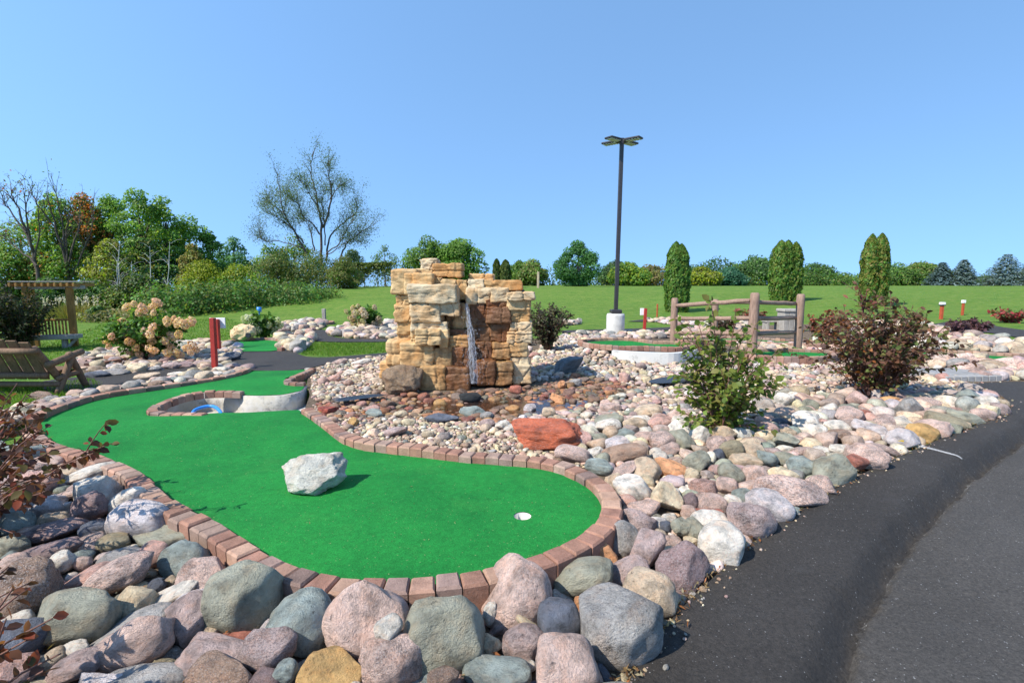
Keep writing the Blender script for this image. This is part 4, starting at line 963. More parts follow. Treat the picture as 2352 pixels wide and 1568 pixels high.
# ------------------------------------------------------------------ waterfall of moulded stone blocks
FY = 6.95
falls = empty("rock_waterfall", tuple(atz(1060, 893, 0)), "tan stacked-stone waterfall with rust-stained wet centre", "waterfall")
falls_inv = Vector(falls.location)
def wfp(zx, zy, Y): return atd(862.4 + zx * .22998, 564.5 + zy * .22998, Y)
def block(x0, y0, x1, y1, dy, thick, colr, wet=0.0, seed=0, rnd=.04, slope=0.0, yaw=0.0, amp=1.0):
    Y = FY + dy; p0 = wfp(x0, y1, Y); p1 = wfp(x1, y0, Y); w = (p1.x - p0.x) * 1.01; h = (p1.z - p0.z) * 1.02
    rng = np.random.default_rng(seed + int(x0) * 3 + int(y0)); n = 24; o = rng.uniform(0, 90, 3)
    bm = bmesh.new(); bmesh.ops.create_cube(bm, size=2.0); bmesh.ops.subdivide_edges(bm, edges=bm.edges[:], cuts=n, use_grid_fill=True)
    hs = np.array([w / 2, thick / 2, h / 2]); rad = min(hs) * (.17 + rnd)
    gro = [(rng.uniform(-.6, .6) * h / 2, rng.uniform(0, 50)) for _ in range(int(h > .17 and rng.random() < .35))]; grv = [(rng.uniform(-.7, .7) * w / 2, rng.uniform(0, 50)) for _ in range(int(w > .28 and rng.random() < .5))]
    for v in bm.verts:
        q = np.array(v.co) * hs; inner = np.clip(q, -(hs - rad), hs - rad); d = q - inner; L = np.linalg.norm(d)
        nn = unit(d) if L > 1e-6 else np.zeros(3)
        if L > 1e-6: q = inner + nn * rad * (1 if L > rad else L / rad)
        wv = Vector(q * 4.2 + o); f = noise.noise(wv) * .030 + (.5 - abs(noise.noise(wv * 1.7))) * .030 - .012 + noise.noise(wv * 7) * .005 + noise.noise(wv * 15) * .002
        strat = noise.noise(Vector((q[0] * 1.2 + o[0], o[1], q[2] * 26 + noise.noise(wv) * 2))) * .009
        crk = abs(noise.noise(Vector((q[0] * 5 + o[2], q[1] * 2, q[2] * 3)))); crk = -.02 * max(0, 1 - crk / .05)
        for gl in gro: crk -= .022 * math.exp(-((q[2] - gl[0] - .02 * noise.noise(Vector((q[0] * 3, gl[1], 0)))) / .010) ** 2)
        for gl in grv: crk -= .020 * math.exp(-((q[0] - gl[0] - .03 * noise.noise(Vector((q[2] * 4, gl[1], 0)))) / .010) ** 2)
        nrm = unit(q / hs ** 1.0); q = q + nrm * (f + strat + crk) * amp
        q[2] += slope * q[1]
        v.co = Vector(q)
    me = bpy.data.meshes.new("stone_block"); bm.to_mesh(me); bm.free(); me.polygons.foreach_set("use_smooth", np.ones(len(me.polygons), bool))
    o_ = link("stone_block", me, M['falls'], falls); c = (p0 + p1) / 2; c.y = Y + thick / 2
    o_.location = c - falls_inv; o_.rotation_euler = (0, 0, R(yaw)); k = rng.uniform(.92, 1.1)
    o_.color = (colr[0] * k, colr[1] * k, colr[2] * k, 1); o_["wet"] = wet
TAN, TAN2, BUF, RUS, DRK = (.53, .365, .185), (.46, .285, .125), (.55, .44, .285), (.20, .095, .04), (.20, .10, .045)
for b in [(440, 130, 615, 245, .30, .35, BUF), (560, 170, 865, 318, .26, .42, TAN2), (405, 228, 575, 335, .28, .4, TAN), (142, 232, 420, 490, .08, .55, TAN, 0, 1),
          (285, 268, 575, 490, -.02, .5, TAN, 0, 2), (575, 310, 660, 400, .16, .4, TAN), (640, 335, 812, 545, .17, .45, TAN), (808, 335, 918, 545, .2, .42, TAN2), (316, 383, 808, 578, -.16, .7, BUF),
          (935, 280, 1185, 385, .42, .5, TAN, 0, 0, .2), (915, 325, 1090, 420, .22, .45, BUF), (905, 400, 1160, 560, .12, .4, BUF, 0, 3, .15, .2), (1085, 342, 1465, 440, .24, .5, TAN2), (1150, 420, 1330, 560, .10, .4, BUF),
          (1310, 462, 1590, 545, -.03, .5, BUF), (1318, 535, 1550, 640, .02, .45, TAN), (1345, 625, 1548, 775, .04, .45, TAN2),
          (198, 492, 345, 600, .12, .5, TAN), (182, 590, 358, 765, .07, .5, TAN), (200, 755, 355, 885, .10, .5, TAN2), (203, 872, 362, 960, .12, .5, TAN),
          (345, 572, 650, 775, -.12, .6, BUF), (640, 575, 835, 700, -.09, .5, BUF, .2), (352, 765, 715, 860, -.09, .55, BUF), (345, 845, 480, 1000, -.06, .5, TAN), (395, 832, 652, 1000, -.21, .5, TAN, 0, 4), (640, 838, 722, 1022, -.12, .4, TAN),
          (95, 950, 400, 1200, .02, .7, TAN, 0, 5), (240, 975, 575, 1215, -.13, .6, TAN), (32, 1170, 340, 1330, .06, .8, TAN), (300, 1195, 470, 1330, -.05, .5, TAN),
          (435, 1205, 700, 1450, -.22, .6, TAN2, .3), (690, 1212, 940, 1448, -.20, .6, RUS, .8), (575, 1015, 760, 1222, -.09, .5, TAN2, .6), (750, 1010, 940, 1222, -.07, .5, RUS, 1.0),
          (700, 830, 945, 1020, .06, .4, RUS, 1.0), (720, 905, 930, 1020, -.08, .4, TAN2, .6), (690, 570, 950, 840, .12, .5, TAN2, .9), (930, 540, 1110, 780, .14, .5, RUS, .9), (1100, 540, 1330, 640, .12, .4, RUS, .7),
          (1100, 605, 1350, 775, -.01, .5, RUS, .7), (930, 765, 1160, 965, .10, .5, RUS, .9), (1140, 765, 1345, 965, .05, .5, RUS, .6), (930, 955, 1170, 1140, .05, .5, RUS, 1.0), (1160, 960, 1350, 1140, .01, .5, TAN2, .7),
          (1335, 765, 1562, 862, .01, .45, BUF), (1310, 855, 1565, 978, .0, .5, BUF), (1335, 968, 1525, 1110, .02, .45, TAN), (1335, 1105, 1535, 1215, .03, .45, BUF), (920, 1130, 1180, 1400, -.03, .5, RUS, 1.0),
          (1010, 1160, 1200, 1400, -.13, .5, RUS, .8), (1190, 1160, 1375, 1395, -.11, .5, TAN2, .8), (1365, 1190, 1555, 1380, -.03, .5, BUF)]:
    block(*b)
mb = MB(); pa = wfp(330, 1420, FY + .3); pb = wfp(1500, 420, FY + .3); mb.box(((pa.x + pb.x) / 2, FY + .52, (pa.z + pb.z) / 2), (pb.x - pa.x, .3, pb.z - pa.z), None, .05)
core = mb.build("core", M['falls'], falls); core.location = -falls_inv; core.color = (.10, .055, .03, 1); core["wet"] = 1.0
# water
def watermat(name, white, streak):
    m, nt, b = newmat(name, .15, .5); v = pos_of(nt)
    b.inputs["Base Color"].default_value = (*white, 1)
    mp = N(nt, "ShaderNodeMapping"); mp.inputs["Scale"].default_value = (1, 1, streak); nt.links.new(v, mp.inputs["Vector"])
    tr = N(nt, "ShaderNodeBsdfTransparent"); mx = N(nt, "ShaderNodeMixShader")
    nt.links.new(ramp(nt, noise_tex(nt, mp.outputs[0], 60, 4, .7), [(.40, .02), (.70, .40)]), mx.inputs[0])
    nt.links.new(tr.outputs[0], mx.inputs[1]); nt.links.new(b.outputs[0], mx.inputs[2]); nt.links.new(mx.outputs[0], nt.nodes["Material Output"].inputs[0]); return m
M['cascade'] = watermat('falling_water', (.78, .80, .86), .22)
mb = MB(); rng = np.random.default_rng(5)
for s in range(9):
    u = rng.uniform(-1, 1); pts = []; 
    for t in np.linspace(0, 1, 14):
        zx = 905 + 70 * (1 - (1 - t) ** 2) + u * (16 + 40 * t) + rng.normal() * 7; zy = 575 + 800 * t
        pts.append(wfp(zx, zy, FY - .02 - .20 * math.sqrt(t) + u * u * .05 + rng.normal() * .004))
    a, b = sorted(rng.uniform(0, 1, 2)); a = 0 if s < 11 else a * .8; b = max(b, a + .2) if s > 8 else 1.0
    pts = pts[int(a * 13):int(b * 13) + 2]
    if len(pts) > 2: mb.tube(pts, [rng.uniform(.0015, .0045) * (1 if 0 < i < len(pts) - 1 else .3) for i in range(len(pts))], 5)
vw = []
for i in range(34):
    t = i / 33
    for j in range(9):
        u = j / 4 - 1; zx = 905 + 70 * (1 - (1 - t) ** 2) + u * (14 + 34 * t + 6 * noise.noise((i * .5, u * 2, 3))); vw.append(wfp(zx, 575 + 800 * t, FY - .005 - .20 * math.sqrt(t) + u * u * .05 + .012 * noise.noise((i * .25, j * 1.3, 7))))
mb.add(vw, [(i * 9 + j, i * 9 + j + 1, i * 9 + j + 10, i * 9 + j + 9) for i in range(33) for j in range(8)])
for s in range(260):
    t = rng.uniform(.05, 1) ** .6; zx = 905 + 70 * (1 - (1 - t) ** 2) + rng.normal() * (24 + 60 * t); p = wfp(zx, 575 + 800 * t, FY - .06 - .17 * math.sqrt(t) - rng.uniform(0, .06)); r = rng.uniform(.0025, .006)
    mb.tube([p + Vector((0, 0, r * 1.8)), p, p - Vector((0, 0, r * 1.8))], [r * .3, r, r * .3], 5)
tag(mb.build("water", M['cascade'], None, True), "thin white stream of water falling down the waterfall's stained centre", "water", kind='structure')
def pondmat():
    m, nt, b = newmat('pond_water', .06, .5); v = pos_of(nt)
    g = N(nt, "ShaderNodeBsdfGlossy", i_Roughness=.04); tr = N(nt, "ShaderNodeBsdfTransparent"); tr.inputs[0].default_value = (.72, .52, .36, 1)
    fr = N(nt, "ShaderNodeFresnel", i_IOR=1.38); bp = N(nt, "ShaderNodeBump", i_Strength=.35, i_Distance=.01)
    mp = N(nt, "ShaderNodeMapping"); mp.inputs["Scale"].default_value = (1, 1.8, 1); nt.links.new(v, mp.inputs["Vector"])
    nt.links.new(noise_tex(nt, mp.outputs[0], 16, 3, .6), bp.inputs["Height"]); nt.links.new(bp.outputs[0], g.inputs["Normal"]); nt.links.new(bp.outputs[0], fr.inputs["Normal"])
    f = math_n(nt, 'ADD', math_n(nt, 'MULTIPLY', fr.outputs[0], 1.9), .04)
    mx = N(nt, "ShaderNodeMixShader"); nt.links.new(f, mx.inputs[0]); nt.links.new(tr.outputs[0], mx.inputs[1]); nt.links.new(g.outputs[0], mx.inputs[2])
    nt.links.new(mx.outputs[0], nt.nodes["Material Output"].inputs[0]); return m
M['pond'] = pondmat()
PZ = -.030
pw = np.array([tuple(atz(x, y, PZ)[:2]) for x, y in crom([(735, 948), (760, 925), (860, 912), (980, 902), (1100, 890), (1215, 888), (1340, 880), (1460, 888), (1490, 905), (1480, 940), (1400, 968), (1330, 972), (1200, 962), (1000, 955), (860, 955)], 4)])
V, T = sheet(pw, .2, lambda x, y: np.full(x.shape, PZ)); tag(link("water", mesh("water", V, T, smooth=True), M['pond']), "shallow clear water over brown stones below the waterfall", "water", kind='structure')
for px, lab in (([(1490, 886), (1520, 878), (1570, 874), (1600, 880), (1560, 890), (1500, 892)], "dark rubber liner showing among cobbles beside the leafy bush"),
                ([(770, 932), (800, 924), (870, 917), (888, 921), (830, 929), (785, 936)], "dark rubber liner strip showing left of the pond")):
    w = px_poly(px, 0, 3); V, T = sheet(w, .12, lambda x, y: gz(x, y) + .075); tag(link("pond_liner", mesh("pond_liner", V, T, smooth=True), M['liner']), lab, "pond liner")
# ------------------------------------------------------------------ lamp post
lp = atg(1413, 768); lamp = empty("lamp_post", lp, "tall dark lamp post with four flat heads on a round concrete footing", "lamp post")
sL = (lp - Vector((0, 0, H))).dot(FWD) / F; hL = lambda y: (atd(1413, y, lp.y).z - lp.z)
mb = MB(); rb = 20.5 * sL; mb.lathe([(rb, -.15), (rb, hL(722) - .03), (rb - .02, hL(720)), (0, hL(720) + .004)], n=32); mb.build("concrete_base", M['concrete'], lamp, True)
for e in lamp.children[0].data.polygons: pass
zt = hL(330); zb = hL(720); mb = MB(); tl = .055; mb.box((tl / 2, 0, (zt + zb) / 2), (.105, .105, zt - zb), Matrix.Rotation(math.atan2(tl, zt - zb), 3, 'Y'), .012); mb.build("pole", M['metal'], lamp)
mb = MB(); mb.box((0, 0, zb + .06), (.30, .30, .11), None, .02); mb.build("base_cover", M['metal'], lamp)
mb = MB(); mb.box((tl, 0, zt + .06), (.13, .13, .16), None, .02); mb.build("pole_top", M['metal'], lamp)
for a in (38, 142, 218, 322):
    ca, sa = math.cos(R(a)), math.sin(R(a)); rot = Matrix.Rotation(R(a), 3, 'Z'); mb = MB()
    mb.box((tl + ca * .34, sa * .34, zt + .07), (.44, .27, .05), rot, .015); mb.box((tl + ca * .10, sa * .10, zt + .07), (.12, .08, .05), rot, .01)
    hd = mb.build("lamp_head", M['metal'], lamp); mb = MB()
    for k in range(5): mb.box((tl + ca * (.18 + k * .08), sa * (.18 + k * .08), zt + .039), (.05, .21, .016), rot, .003)
    mb.build("lens", M['lens'], hd)
# ------------------------------------------------------------------ log fence
fence = empty("log_fence", (0, 0, 0), "weathered brown log rail fence beside the leafy bush", "fence")
def post(px, ytop, ybase, wpx, name="post", par=None, ground=.06):
    p = atz(px, ybase, ground); s = (p - Vector((0, 0, H))).dot(FWD) / F; top = atd(px, ytop, p.y); r = wpx * s / 2; mb = MB()
    n = 8; mb.tube([Vector((p.x, p.y, p.z - .1 + (top.z - p.z + .1) * i / n)) for i in range(n)] + [Vector((p.x, p.y, top.z - r * .3)), Vector((p.x, p.y, top.z))], [r * 1.05] * n + [r, r * .7], 12, wob=.05)
    mb.build(name, M['rail'], par or fence, True); return p, top, r
A, At, Ar = post(1546, 684, 795, 15); B, Bt, Br = post(1726, 672, 822, 20); C, Ct, Cr = post(1831, 675, 808, 17); D, Dt, Dr = post(1640, 687, 772, 13.5)
E = atz(1790, 776, .06)
def rail(P, Q, yl, yr, r, px0, px1):
    a = atd(px0, yl, P.y); b = atd(px1, yr, Q.y); n = 7; pts = [a.lerp(b, i / n) + Vector((0, 0, noise.noise((i * .7, yl, 0)) * .012)) for i in range(n + 1)]
    mb = MB(); mb.tube(pts, [r * .8] + [r * (1 + .08 * noise.noise((i, yl, 3))) for i in range(1, n)] + [r * .8], 10, wob=.05); mb.build("rail", M['rail'], fence, True)
rr = .045
for yl, yr in ((702, 690), (732, 731), (764, 766)): rail(A, B, yl, yr, rr, 1549, 1722)
for yl, yr in ((694, 697), (731, 730), (766, 763)): rail(B, C, yl, yr, rr * .95, 1731, 1827)
for yl, yr in ((694, 695), (730, 730), (760, 760)): rail(D, E, yl, yr, rr * .95, 1643, 1790)
mb = MB(); mb.lathe([(.10, -.05), (.10, .075), (.085, .085), (.0, .085)], tuple(C), 16)
for q in (A,): mb.lathe([(.10, -.05), (.10, .05), (.085, .06), (.0, .06)], (q.x, q.y, q.z + .06), 16)
mb.build("turf_sleeve", M['turf'], fence, True)
# ------------------------------------------------------------------ number posts
def nsign(px, ytop, ybase, wpx, label, plate=None, mat='redpaint', lean=0, group=None, ground=None):
    p = atg(px, ybase) if ground is None else atz(px, ybase, ground); s = (p - Vector((0, 0, H))).dot(FWD) / F; w = wpx * s * .62; h = atd(px, ytop, p.y).z - p.z
    e = empty("number_post", p, label, "number post", group or "red number posts of the course"); mb = MB(); rot = Matrix.Rotation(lean, 3, 'Y')
    mb.box((lean * h * .5, 0, h / 2 - .05), (w, w, h + .1), rot, .006); mb.build("post", M[mat], e)
    if plate:
        x0, y0, x1, y1, side = plate; a = atd(x0, y1, p.y); b = atd(x1, y0, p.y); mb = MB()
        mb.box(((a.x + b.x) / 2 - p.x, side * (w / 2 + .012), (a.z + b.z) / 2 - p.z), (b.x - a.x, .018, b.z - a.z), None, .008); mb.build("sign_plate", M['white'], e)
    return e
nsign(494, 730, 852, 17, "tall red post by the back brick edging of the big green", None, lean=.02)
nsign(503, 733, 804, 13, "red post with white plate standing behind the nearest red post", (479, 730, 514, 754, 1), 'redpaint')
nsign(1479, 708, 768, 10, "bright red leaning post with white plate right of the lamp post", (1471, 708, 1481, 724, 1), 'redpaint', lean=.035)
nsign(1509, 698, 728, 4.5, "thin rust-coloured post on the far lawn", None, 'redwood')
def lantern_post(px, ytop, ybase, wpx, label, dark):
    p = atg(px, ybase); s = (p - Vector((0, 0, H))).dot(FWD) / F; h = atd(px, ytop, p.y).z - p.z; w = wpx * s * .62; e = empty("number_post", p, label, "number post", "red number posts of the course")
    mb = MB(); mb.box((0, 0, h * .4 - .05), (w, w, h * .8 + .1), None, .006); mb.build("post", M['redwood'], e)
    mb = MB(); mb.box((0, 0, h * .90), (w * 1.7, w * 1.5, h * .2), None, .01); cap = mb.build("lantern", M['white'], e)
    if dark: mb = MB(); mb.box((0, 0, h * .835), (w * 1.75, w * 1.55, h * .07), None, .005); mb.build("lantern_band", M['liner'], cap)
lantern_post(2161, 694, 733, 9, "red post with white cap and dark band beyond the big ninebark", True)
lantern_post(2210, 689, 724, 6.5, "red post with plain white cap behind the small purple shrub", False)
p = atg(745, 742); mb = MB(); mb.box((0, 0, .22), (.12, .12, .62), None, .01); tag(mb.build("short_post", M['greywood'], None, False, p), "short dark wooden post on the far small green", "post")
p = atg(598, 760); mb = MB(); mb.tube([(0, 0, -.1), (0, 0, .62)], .02, 8); mb.tube([(0, 0, .62), (0, 0, .78)], .075, 10); tag(mb.build("marker", M['hose'], None, True, p), "blue marker peeking over the white hydrangea", "marker")
M['stakewood'] = woodmat('pale_stake_wood', (.46, .37, .25)); p = atg(1236, 661); mb = MB(); mb.box((0, 0, .5), (.18, .12, 1.5), None, .02); tag(mb.build("stake", M['stakewood'], None, False, p), "pale wooden stake on the crest of the bank", "stake")
# tan hollow rock on the small green
hr = boulder(559, 765, 52, 44, (.68, .50, .29), "tan hollow rock with a hole, sitting on the small green", 955, ncut=4, speck=.12, amp=.16, ground=.03)
mb = MB(); q = atd(570, 770, hr.location.y - hr.scale.y * .86); mb.tube([q + Vector((0, -.02, 0)), q + Vector((0, .05, 0))], [.062, .05], 14)
ho = mb.build("opening", M['liner']); ho.parent = hr; ho.matrix_parent_inverse = (Matrix.Translation(hr.location) @ hr.rotation_euler.to_matrix().to_4x4() @ Matrix.Diagonal((*hr.scale, 1))).inverted()
# wooden bin and bench behind the fence
p = atg(1808, 762); e = empty("wooden_box", p, "pale grey plank box with flat lid behind the fence's right post", "box"); s = p.y / F; mb = MB()
for k in range(3): mb.box((-.15 + k * .15, 0, .28), (.145, .4, .62), None, .01)
mb.build("body", M['greywood'], e); mb = MB(); mb.box((0, 0, .64), (.52, .46, .09), None, .02); mb.build("lid", M['greywood'], e)
p = atg(1772, 760); e = empty("low_bench", p, "low grey bench half hidden behind the log fence", "bench"); mb = MB(); mb.box((0, 0, .3), (.5, .3, .06), None, .01); mb.build("seat", M['greywood'], e)
for sx in (-.18, .18): mb = MB(); mb.box((sx, 0, .1), (.08, .3, .34), None, .01); mb.build("leg", M['greywood'], e)
# pale block step by the asphalt corner
M['greystone'] = simple('grey_paver', (.26, .255, .25), .85, .25, 6, .3, .4, .02)
p0 = atz(2150, 876, 0); e = empty("stone_step", p0, "low pale paver step at the far corner of the asphalt", "step"); mb = MB()
for k in range(9): mb.box((.13 + k * .115 * 1.0, .02 * k * .6, .035), (.105, .16, .11), Matrix.Rotation(.06, 3, 'Z'), .01)
mb.build("riser", M['greystone'], e); mb = MB(); mb.box((.6, .35, .05), (1.05, .5, .10), Matrix.Rotation(.06, 3, 'Z'), .01); mb.build("tread", M['greystone'], e)
# ------------------------------------------------------------------ log bench seen from behind
f1 = atz(136, 905, 0.0); f2 = atz(214, 893, 0.0); ang = 0.0
ch = empty("log_bench", f1, "rustic log bench with a slatted back, seen from behind on the grass", "bench", None, ang)
FD = .46
def logp(name, a, b, r, mat='log', wob=.06, n=6):
    a, b = Vector(a), Vector(b); mb = MB(); pts = [a.lerp(b, i / n) for i in range(n + 1)]; mb.tube(pts, [r * (.9 if i in (0, n) else 1 + .06 * noise.noise((i, r * 90, a.x))) for i in range(n + 1)], 10, wob=wob); return mb.build(name, M[mat], ch, True)
def chp(px, py, ly):       # point on the photographed ray where it meets the bench's own side plane at local depth ly from the right end
    return None
jz = .50
for X0 in (-.02, -1.52):
    logp("leg", (X0, FD * .62, jz), (X0, 0, 0), .042); logp("leg", (X0, FD * .48, jz + .02), (X0, FD * 1.0, -.01), .042)
    logp("armrest", (X0, -.10, .40), (X0, FD * .95, .51), .045); logp("back_post", (X0 - .06, -.20, .64), (X0 - .06, .10, .20), .045)
    logp("side_log", (X0, .02, .20), (X0, FD * .80, .24), .036)
logp("back_rail", (-1.66, -.24, .60), (.0, -.24, .60), .042); logp("back_rail", (-1.58, -.05, .26), (-.08, -.05, .26), .038); logp("front_log", (-1.58, .02, .13), (.0, .02, .13), .036); logp("front_log", (-1.58, .36, .24), (0, .36, .24), .036)
for k in range(9):
    x = -.165 - k * .155; t = abs(k - 4) / 4; zt = .765 - .05 * t * t; mb = MB(); rot = Matrix.Rotation(.43, 3, 'X'); L = (zt - .20) / math.cos(.43)
    mb.box((x, -.085 - .10 * .3, (zt + .20) / 2), (.132, .022, L), rot, .008); mb.build("slat", M['slat'], ch)
mb = MB()
for k in range(4): mb.box((-.80, .05 + k * .095, .29 + k * .004), (1.5, .085, .022), None, .006)
mb.build("seat", M['slat'], ch)
# ------------------------------------------------------------------ arbor swing bench on the far lawn
pa = atg(152, 799); ab = empty("garden_arbor", pa, "golden wood arbor with a slatted roof over a bench at the left", "arbor", None, R(22)); s = (pa - Vector((0, 0, H))).dot(FWD) / F
LX = lambda x: (x - 152) * s; LZ = lambda y: atd(152, y, pa.y).z - pa.z
def abox(name, x0, y0, x1, y1, dy, t, mat='arbor', rot=None):
    mb = MB(); mb.box(((LX(x0) + LX(x1)) / 2, dy, (LZ(y0) + LZ(y1)) / 2), (abs(LX(x1) - LX(x0)), t, abs(LZ(y0) - LZ(y1))), rot, .012); return mb.build(name, M[mat], ab)
abox("post", 152, 660, 165, 800, .35, .13); abox("post", 74, 660, 84, 800, .35, .13); abox("post", 70, 664, 80, 800, .8, .12)
abox("beam", 62, 656, 188, 664, .35, .07, 'greywood'); abox("beam", 60, 656, 180, 664, .8, .07, 'greywood')
mb = MB()
for k in range(11):
    x = 68 + k * 11.3; mb.box((LX(x), .55, LZ(660) + .07), (.06, 1.0, .10), Matrix.Rotation(R(-9), 3, 'Z'), .01)
mb.build("roof_slats", M['arbor'], ab); mb = MB()
for k in range(6): mb.box((LX(124), .12 + k * .18, LZ(655) + .10), (LX(190) - LX(58), .05, .03), None, .006)
mb.build("roof_battens", M['greywood'], ab)
abox("bench_seat", 66, 769, 177, 778, .05, .5, 'greywood'); abox("leg", 146, 778, 156, 801, .0, .12, 'greywood'); abox("leg", 74, 778, 84, 801, .0, .12, 'greywood')
mb = MB(); mb.box((LX(164), .0, LZ(788)), (.34, .08, .07), Matrix.Rotation(R(-48), 3, 'Y'), .01); mb.build("brace", M['greywood'], ab)
for k in range(11): abox("back_slat", 84 + k * 6.2, 736, 87.6 + k * 6.2, 770, .28, .03, 'arbor')
abox("back_rail", 80, 733, 154, 738, .28, .06, 'arbor')
# corner of a grey roof far left
p = atg(-70, 712); e = empty("garden_shed", p, "grey shingled shed roof corner at the left edge behind the dark shrub", "shed"); s = (p - Vector((0, 0, H))).dot(FWD) / F; mb = MB()
w = 110 * s; z0 = atd(0, 668, p.y).z - p.z; z1 = atd(0, 630, p.y).z - p.z
mb.add([(-w, -w, z0), (w * .93, -w, z0), (w * .93, w, z0), (-w, w, z0), (-.1, 0, z1 + .35), (-w, -w, z0 - .12), (w * .93, -w, z0 - .12), (w * .93, w, z0 - .12), (-w, w, z0 - .12)], [(0, 1, 4), (1, 2, 4), (2, 3, 4), (3, 0, 4), (0, 5, 6, 1), (1, 6, 7, 2), (2, 7, 8, 3), (3, 8, 5, 0), (8, 7, 6, 5)])
mb.build("roof", M['shingle'], e); mb = MB(); mb.box((-w * .1, 0, z0 / 2 - .06), (w * 1.5, w * 1.6, z0 - .12), None, .01); mb.build("wall", M['greywood'], e)
# ------------------------------------------------------------------ plants
def tubes_mesh(segs, n=5):
    """segs: list of (points, radii)"""
    mb = MB()
    for pts, rad in segs: mb.tube(pts, rad, n, cap=False)
    return mb
def leafcloud(P, nrm, along, size, cols, rng, tmpl='leaf', ratio=1.0):
    X, Y, Z = frames(nrm, rng, along); sc = np.stack([size * ratio, size, size], 1)
    tv, tf = (LEAF_V, LEAF_F) if tmpl == 'leaf' else (CARD_V, CARD_F)
    V, Fc = scatter(tv, tf, P, X, Y, Z, sc); return V, Fc, np.repeat(cols, len(tv), 0)
def pick(cols, n, rng, var=.22):
    c = np.array(cols, float); c = np.minimum(c * np.where(c.max(1, keepdims=True) < .2, 1.35, 1.0), .75); w = np.ones(len(c)) / len(c); q = c[rng.choice(len(c), n, p=w)]
    return q * rng.uniform(1 - var, 1 + var, (n, 1))
def shrub(name, label, cat, base, h, w, cols, nstem, nleaf, lsize, seed, stemcol='twig', spread=.9, up=.55, tmpl='leaf', ratio=1.0, depth=None, group=None, low=.1, tips=None, sub=3, droop=.3, lean=(0, 0), stemr=.008, inner=.35):
    """stems arch from one foot, side twigs leave them, leaves sit along the twigs"""
    rng = np.random.default_rng(seed); root = empty(name, base, label, cat, group); segs = []; LP = []; LN = []; LA = []; d = depth or w
    twigs = []
    for i in range(nstem):
        a = rng.uniform(0, 2 * math.pi); rr = rng.uniform(.15, 1) ** .6; tip = np.array([math.cos(a) * rr * w / 2 + lean[0], math.sin(a) * rr * d / 2 + lean[1], h * (rng.uniform(.72, 1.0) * (1 - spread * .45 * rr ** 2))])
        if tips and i < len(tips): tip = np.array(tips[i])
        st = np.array([math.cos(a), math.sin(a), 0]) * w * .05 * rr; mid = st + (tip - st) * .5; mid[:2] = mid[:2] * (1 - up * .5); mid[2] += h * .08
        t = np.linspace(0, 1, 7)[:, None]; pts = (1 - t) ** 2 * st + 2 * t * (1 - t) * mid + t ** 2 * tip; pts[1:-1] += rng.normal(size=(5, 3)) * w * .012
        segs.append(([Vector(p) for p in pts], list(np.linspace(stemr, stemr * .35, 7)))); twigs.append(pts)
        for k in range(sub):
            u = rng.uniform(max(low, .12), .92); j = min(int(u * 6), 5); q = pts[j] + (pts[j + 1] - pts[j]) * (u * 6 - j); dirv = unit(pts[j + 1] - pts[j]); side = unit(rng.normal(size=3) * np.array([1, 1, .5]) + np.array([q[0], q[1], 0]) * 1.2 / max(w, .1))
            L = h * rng.uniform(.12, .30) * (1.15 - .5 * u); e = q + (dirv * .55 + side * .8) * L; m = (q + e) / 2 + np.array([0, 0, L * .1]); tt = np.linspace(0, 1, 4)[:, None]; tp = (1 - tt) ** 2 * q + 2 * tt * (1 - tt) * m + tt ** 2 * e
            segs.append(([Vector(p) for p in tp], list(np.linspace(stemr * .5, stemr * .25, 4)))); twigs.append(tp)
    lens = np.array([np.linalg.norm(np.diff(t, axis=0), axis=1).sum() for t in twigs]); wgt = lens / lens.sum()
    cnt = rng.multinomial(nleaf, wgt)
    for tp, c in zip(twigs, cnt):
        if c == 0: continue
        n = len(tp); lo = low if n == 7 else .05; u = np.sort(rng.uniform(lo, 1, c) ** .85) * (n - 1); j = np.minimum(u.astype(int), n - 2); q = tp[j] + (tp[j + 1] - tp[j]) * (u - j)[:, None]; dv = unit(tp[j + 1] - tp[j])
        out = unit(rng.normal(size=(c, 3)) + dv * .5 + np.c_[q[:, :2] / max(w * .5, .1) * .5, np.zeros(c)]); LP.append(q + out * lsize * .15); LA.append(unit(out + dv * .6 - np.array([0, 0, droop]))); LN.append(unit(rng.normal(size=(c, 3)) * .55 + np.array([0, 0, .8]) + np.c_[q[:, :2] / max(w * .5, .1) * .5, np.zeros(c)]))
    P = np.vstack(LP); Nn = np.vstack(LN); A = np.vstack(LA); n = len(P); P[:, 2] = np.maximum(P[:, 2], .015)
    V, Fc, C = leafcloud(P, Nn, A, lsize * rng.uniform(.6, 1.2, n), pick(cols(P, rng) if callable(cols) else cols, n, rng) if not callable(cols) else cols(P, rng), rng, tmpl, ratio)
    tubes_mesh(segs, 5).build("stems", M[stemcol], root, True)
    link("foliage", mesh("foliage", V, Fc, C), M['leaf'], root); return root, twigs
G1, G2, G3 = (.055, .115, .022), (.085, .16, .030), (.035, .075, .018)
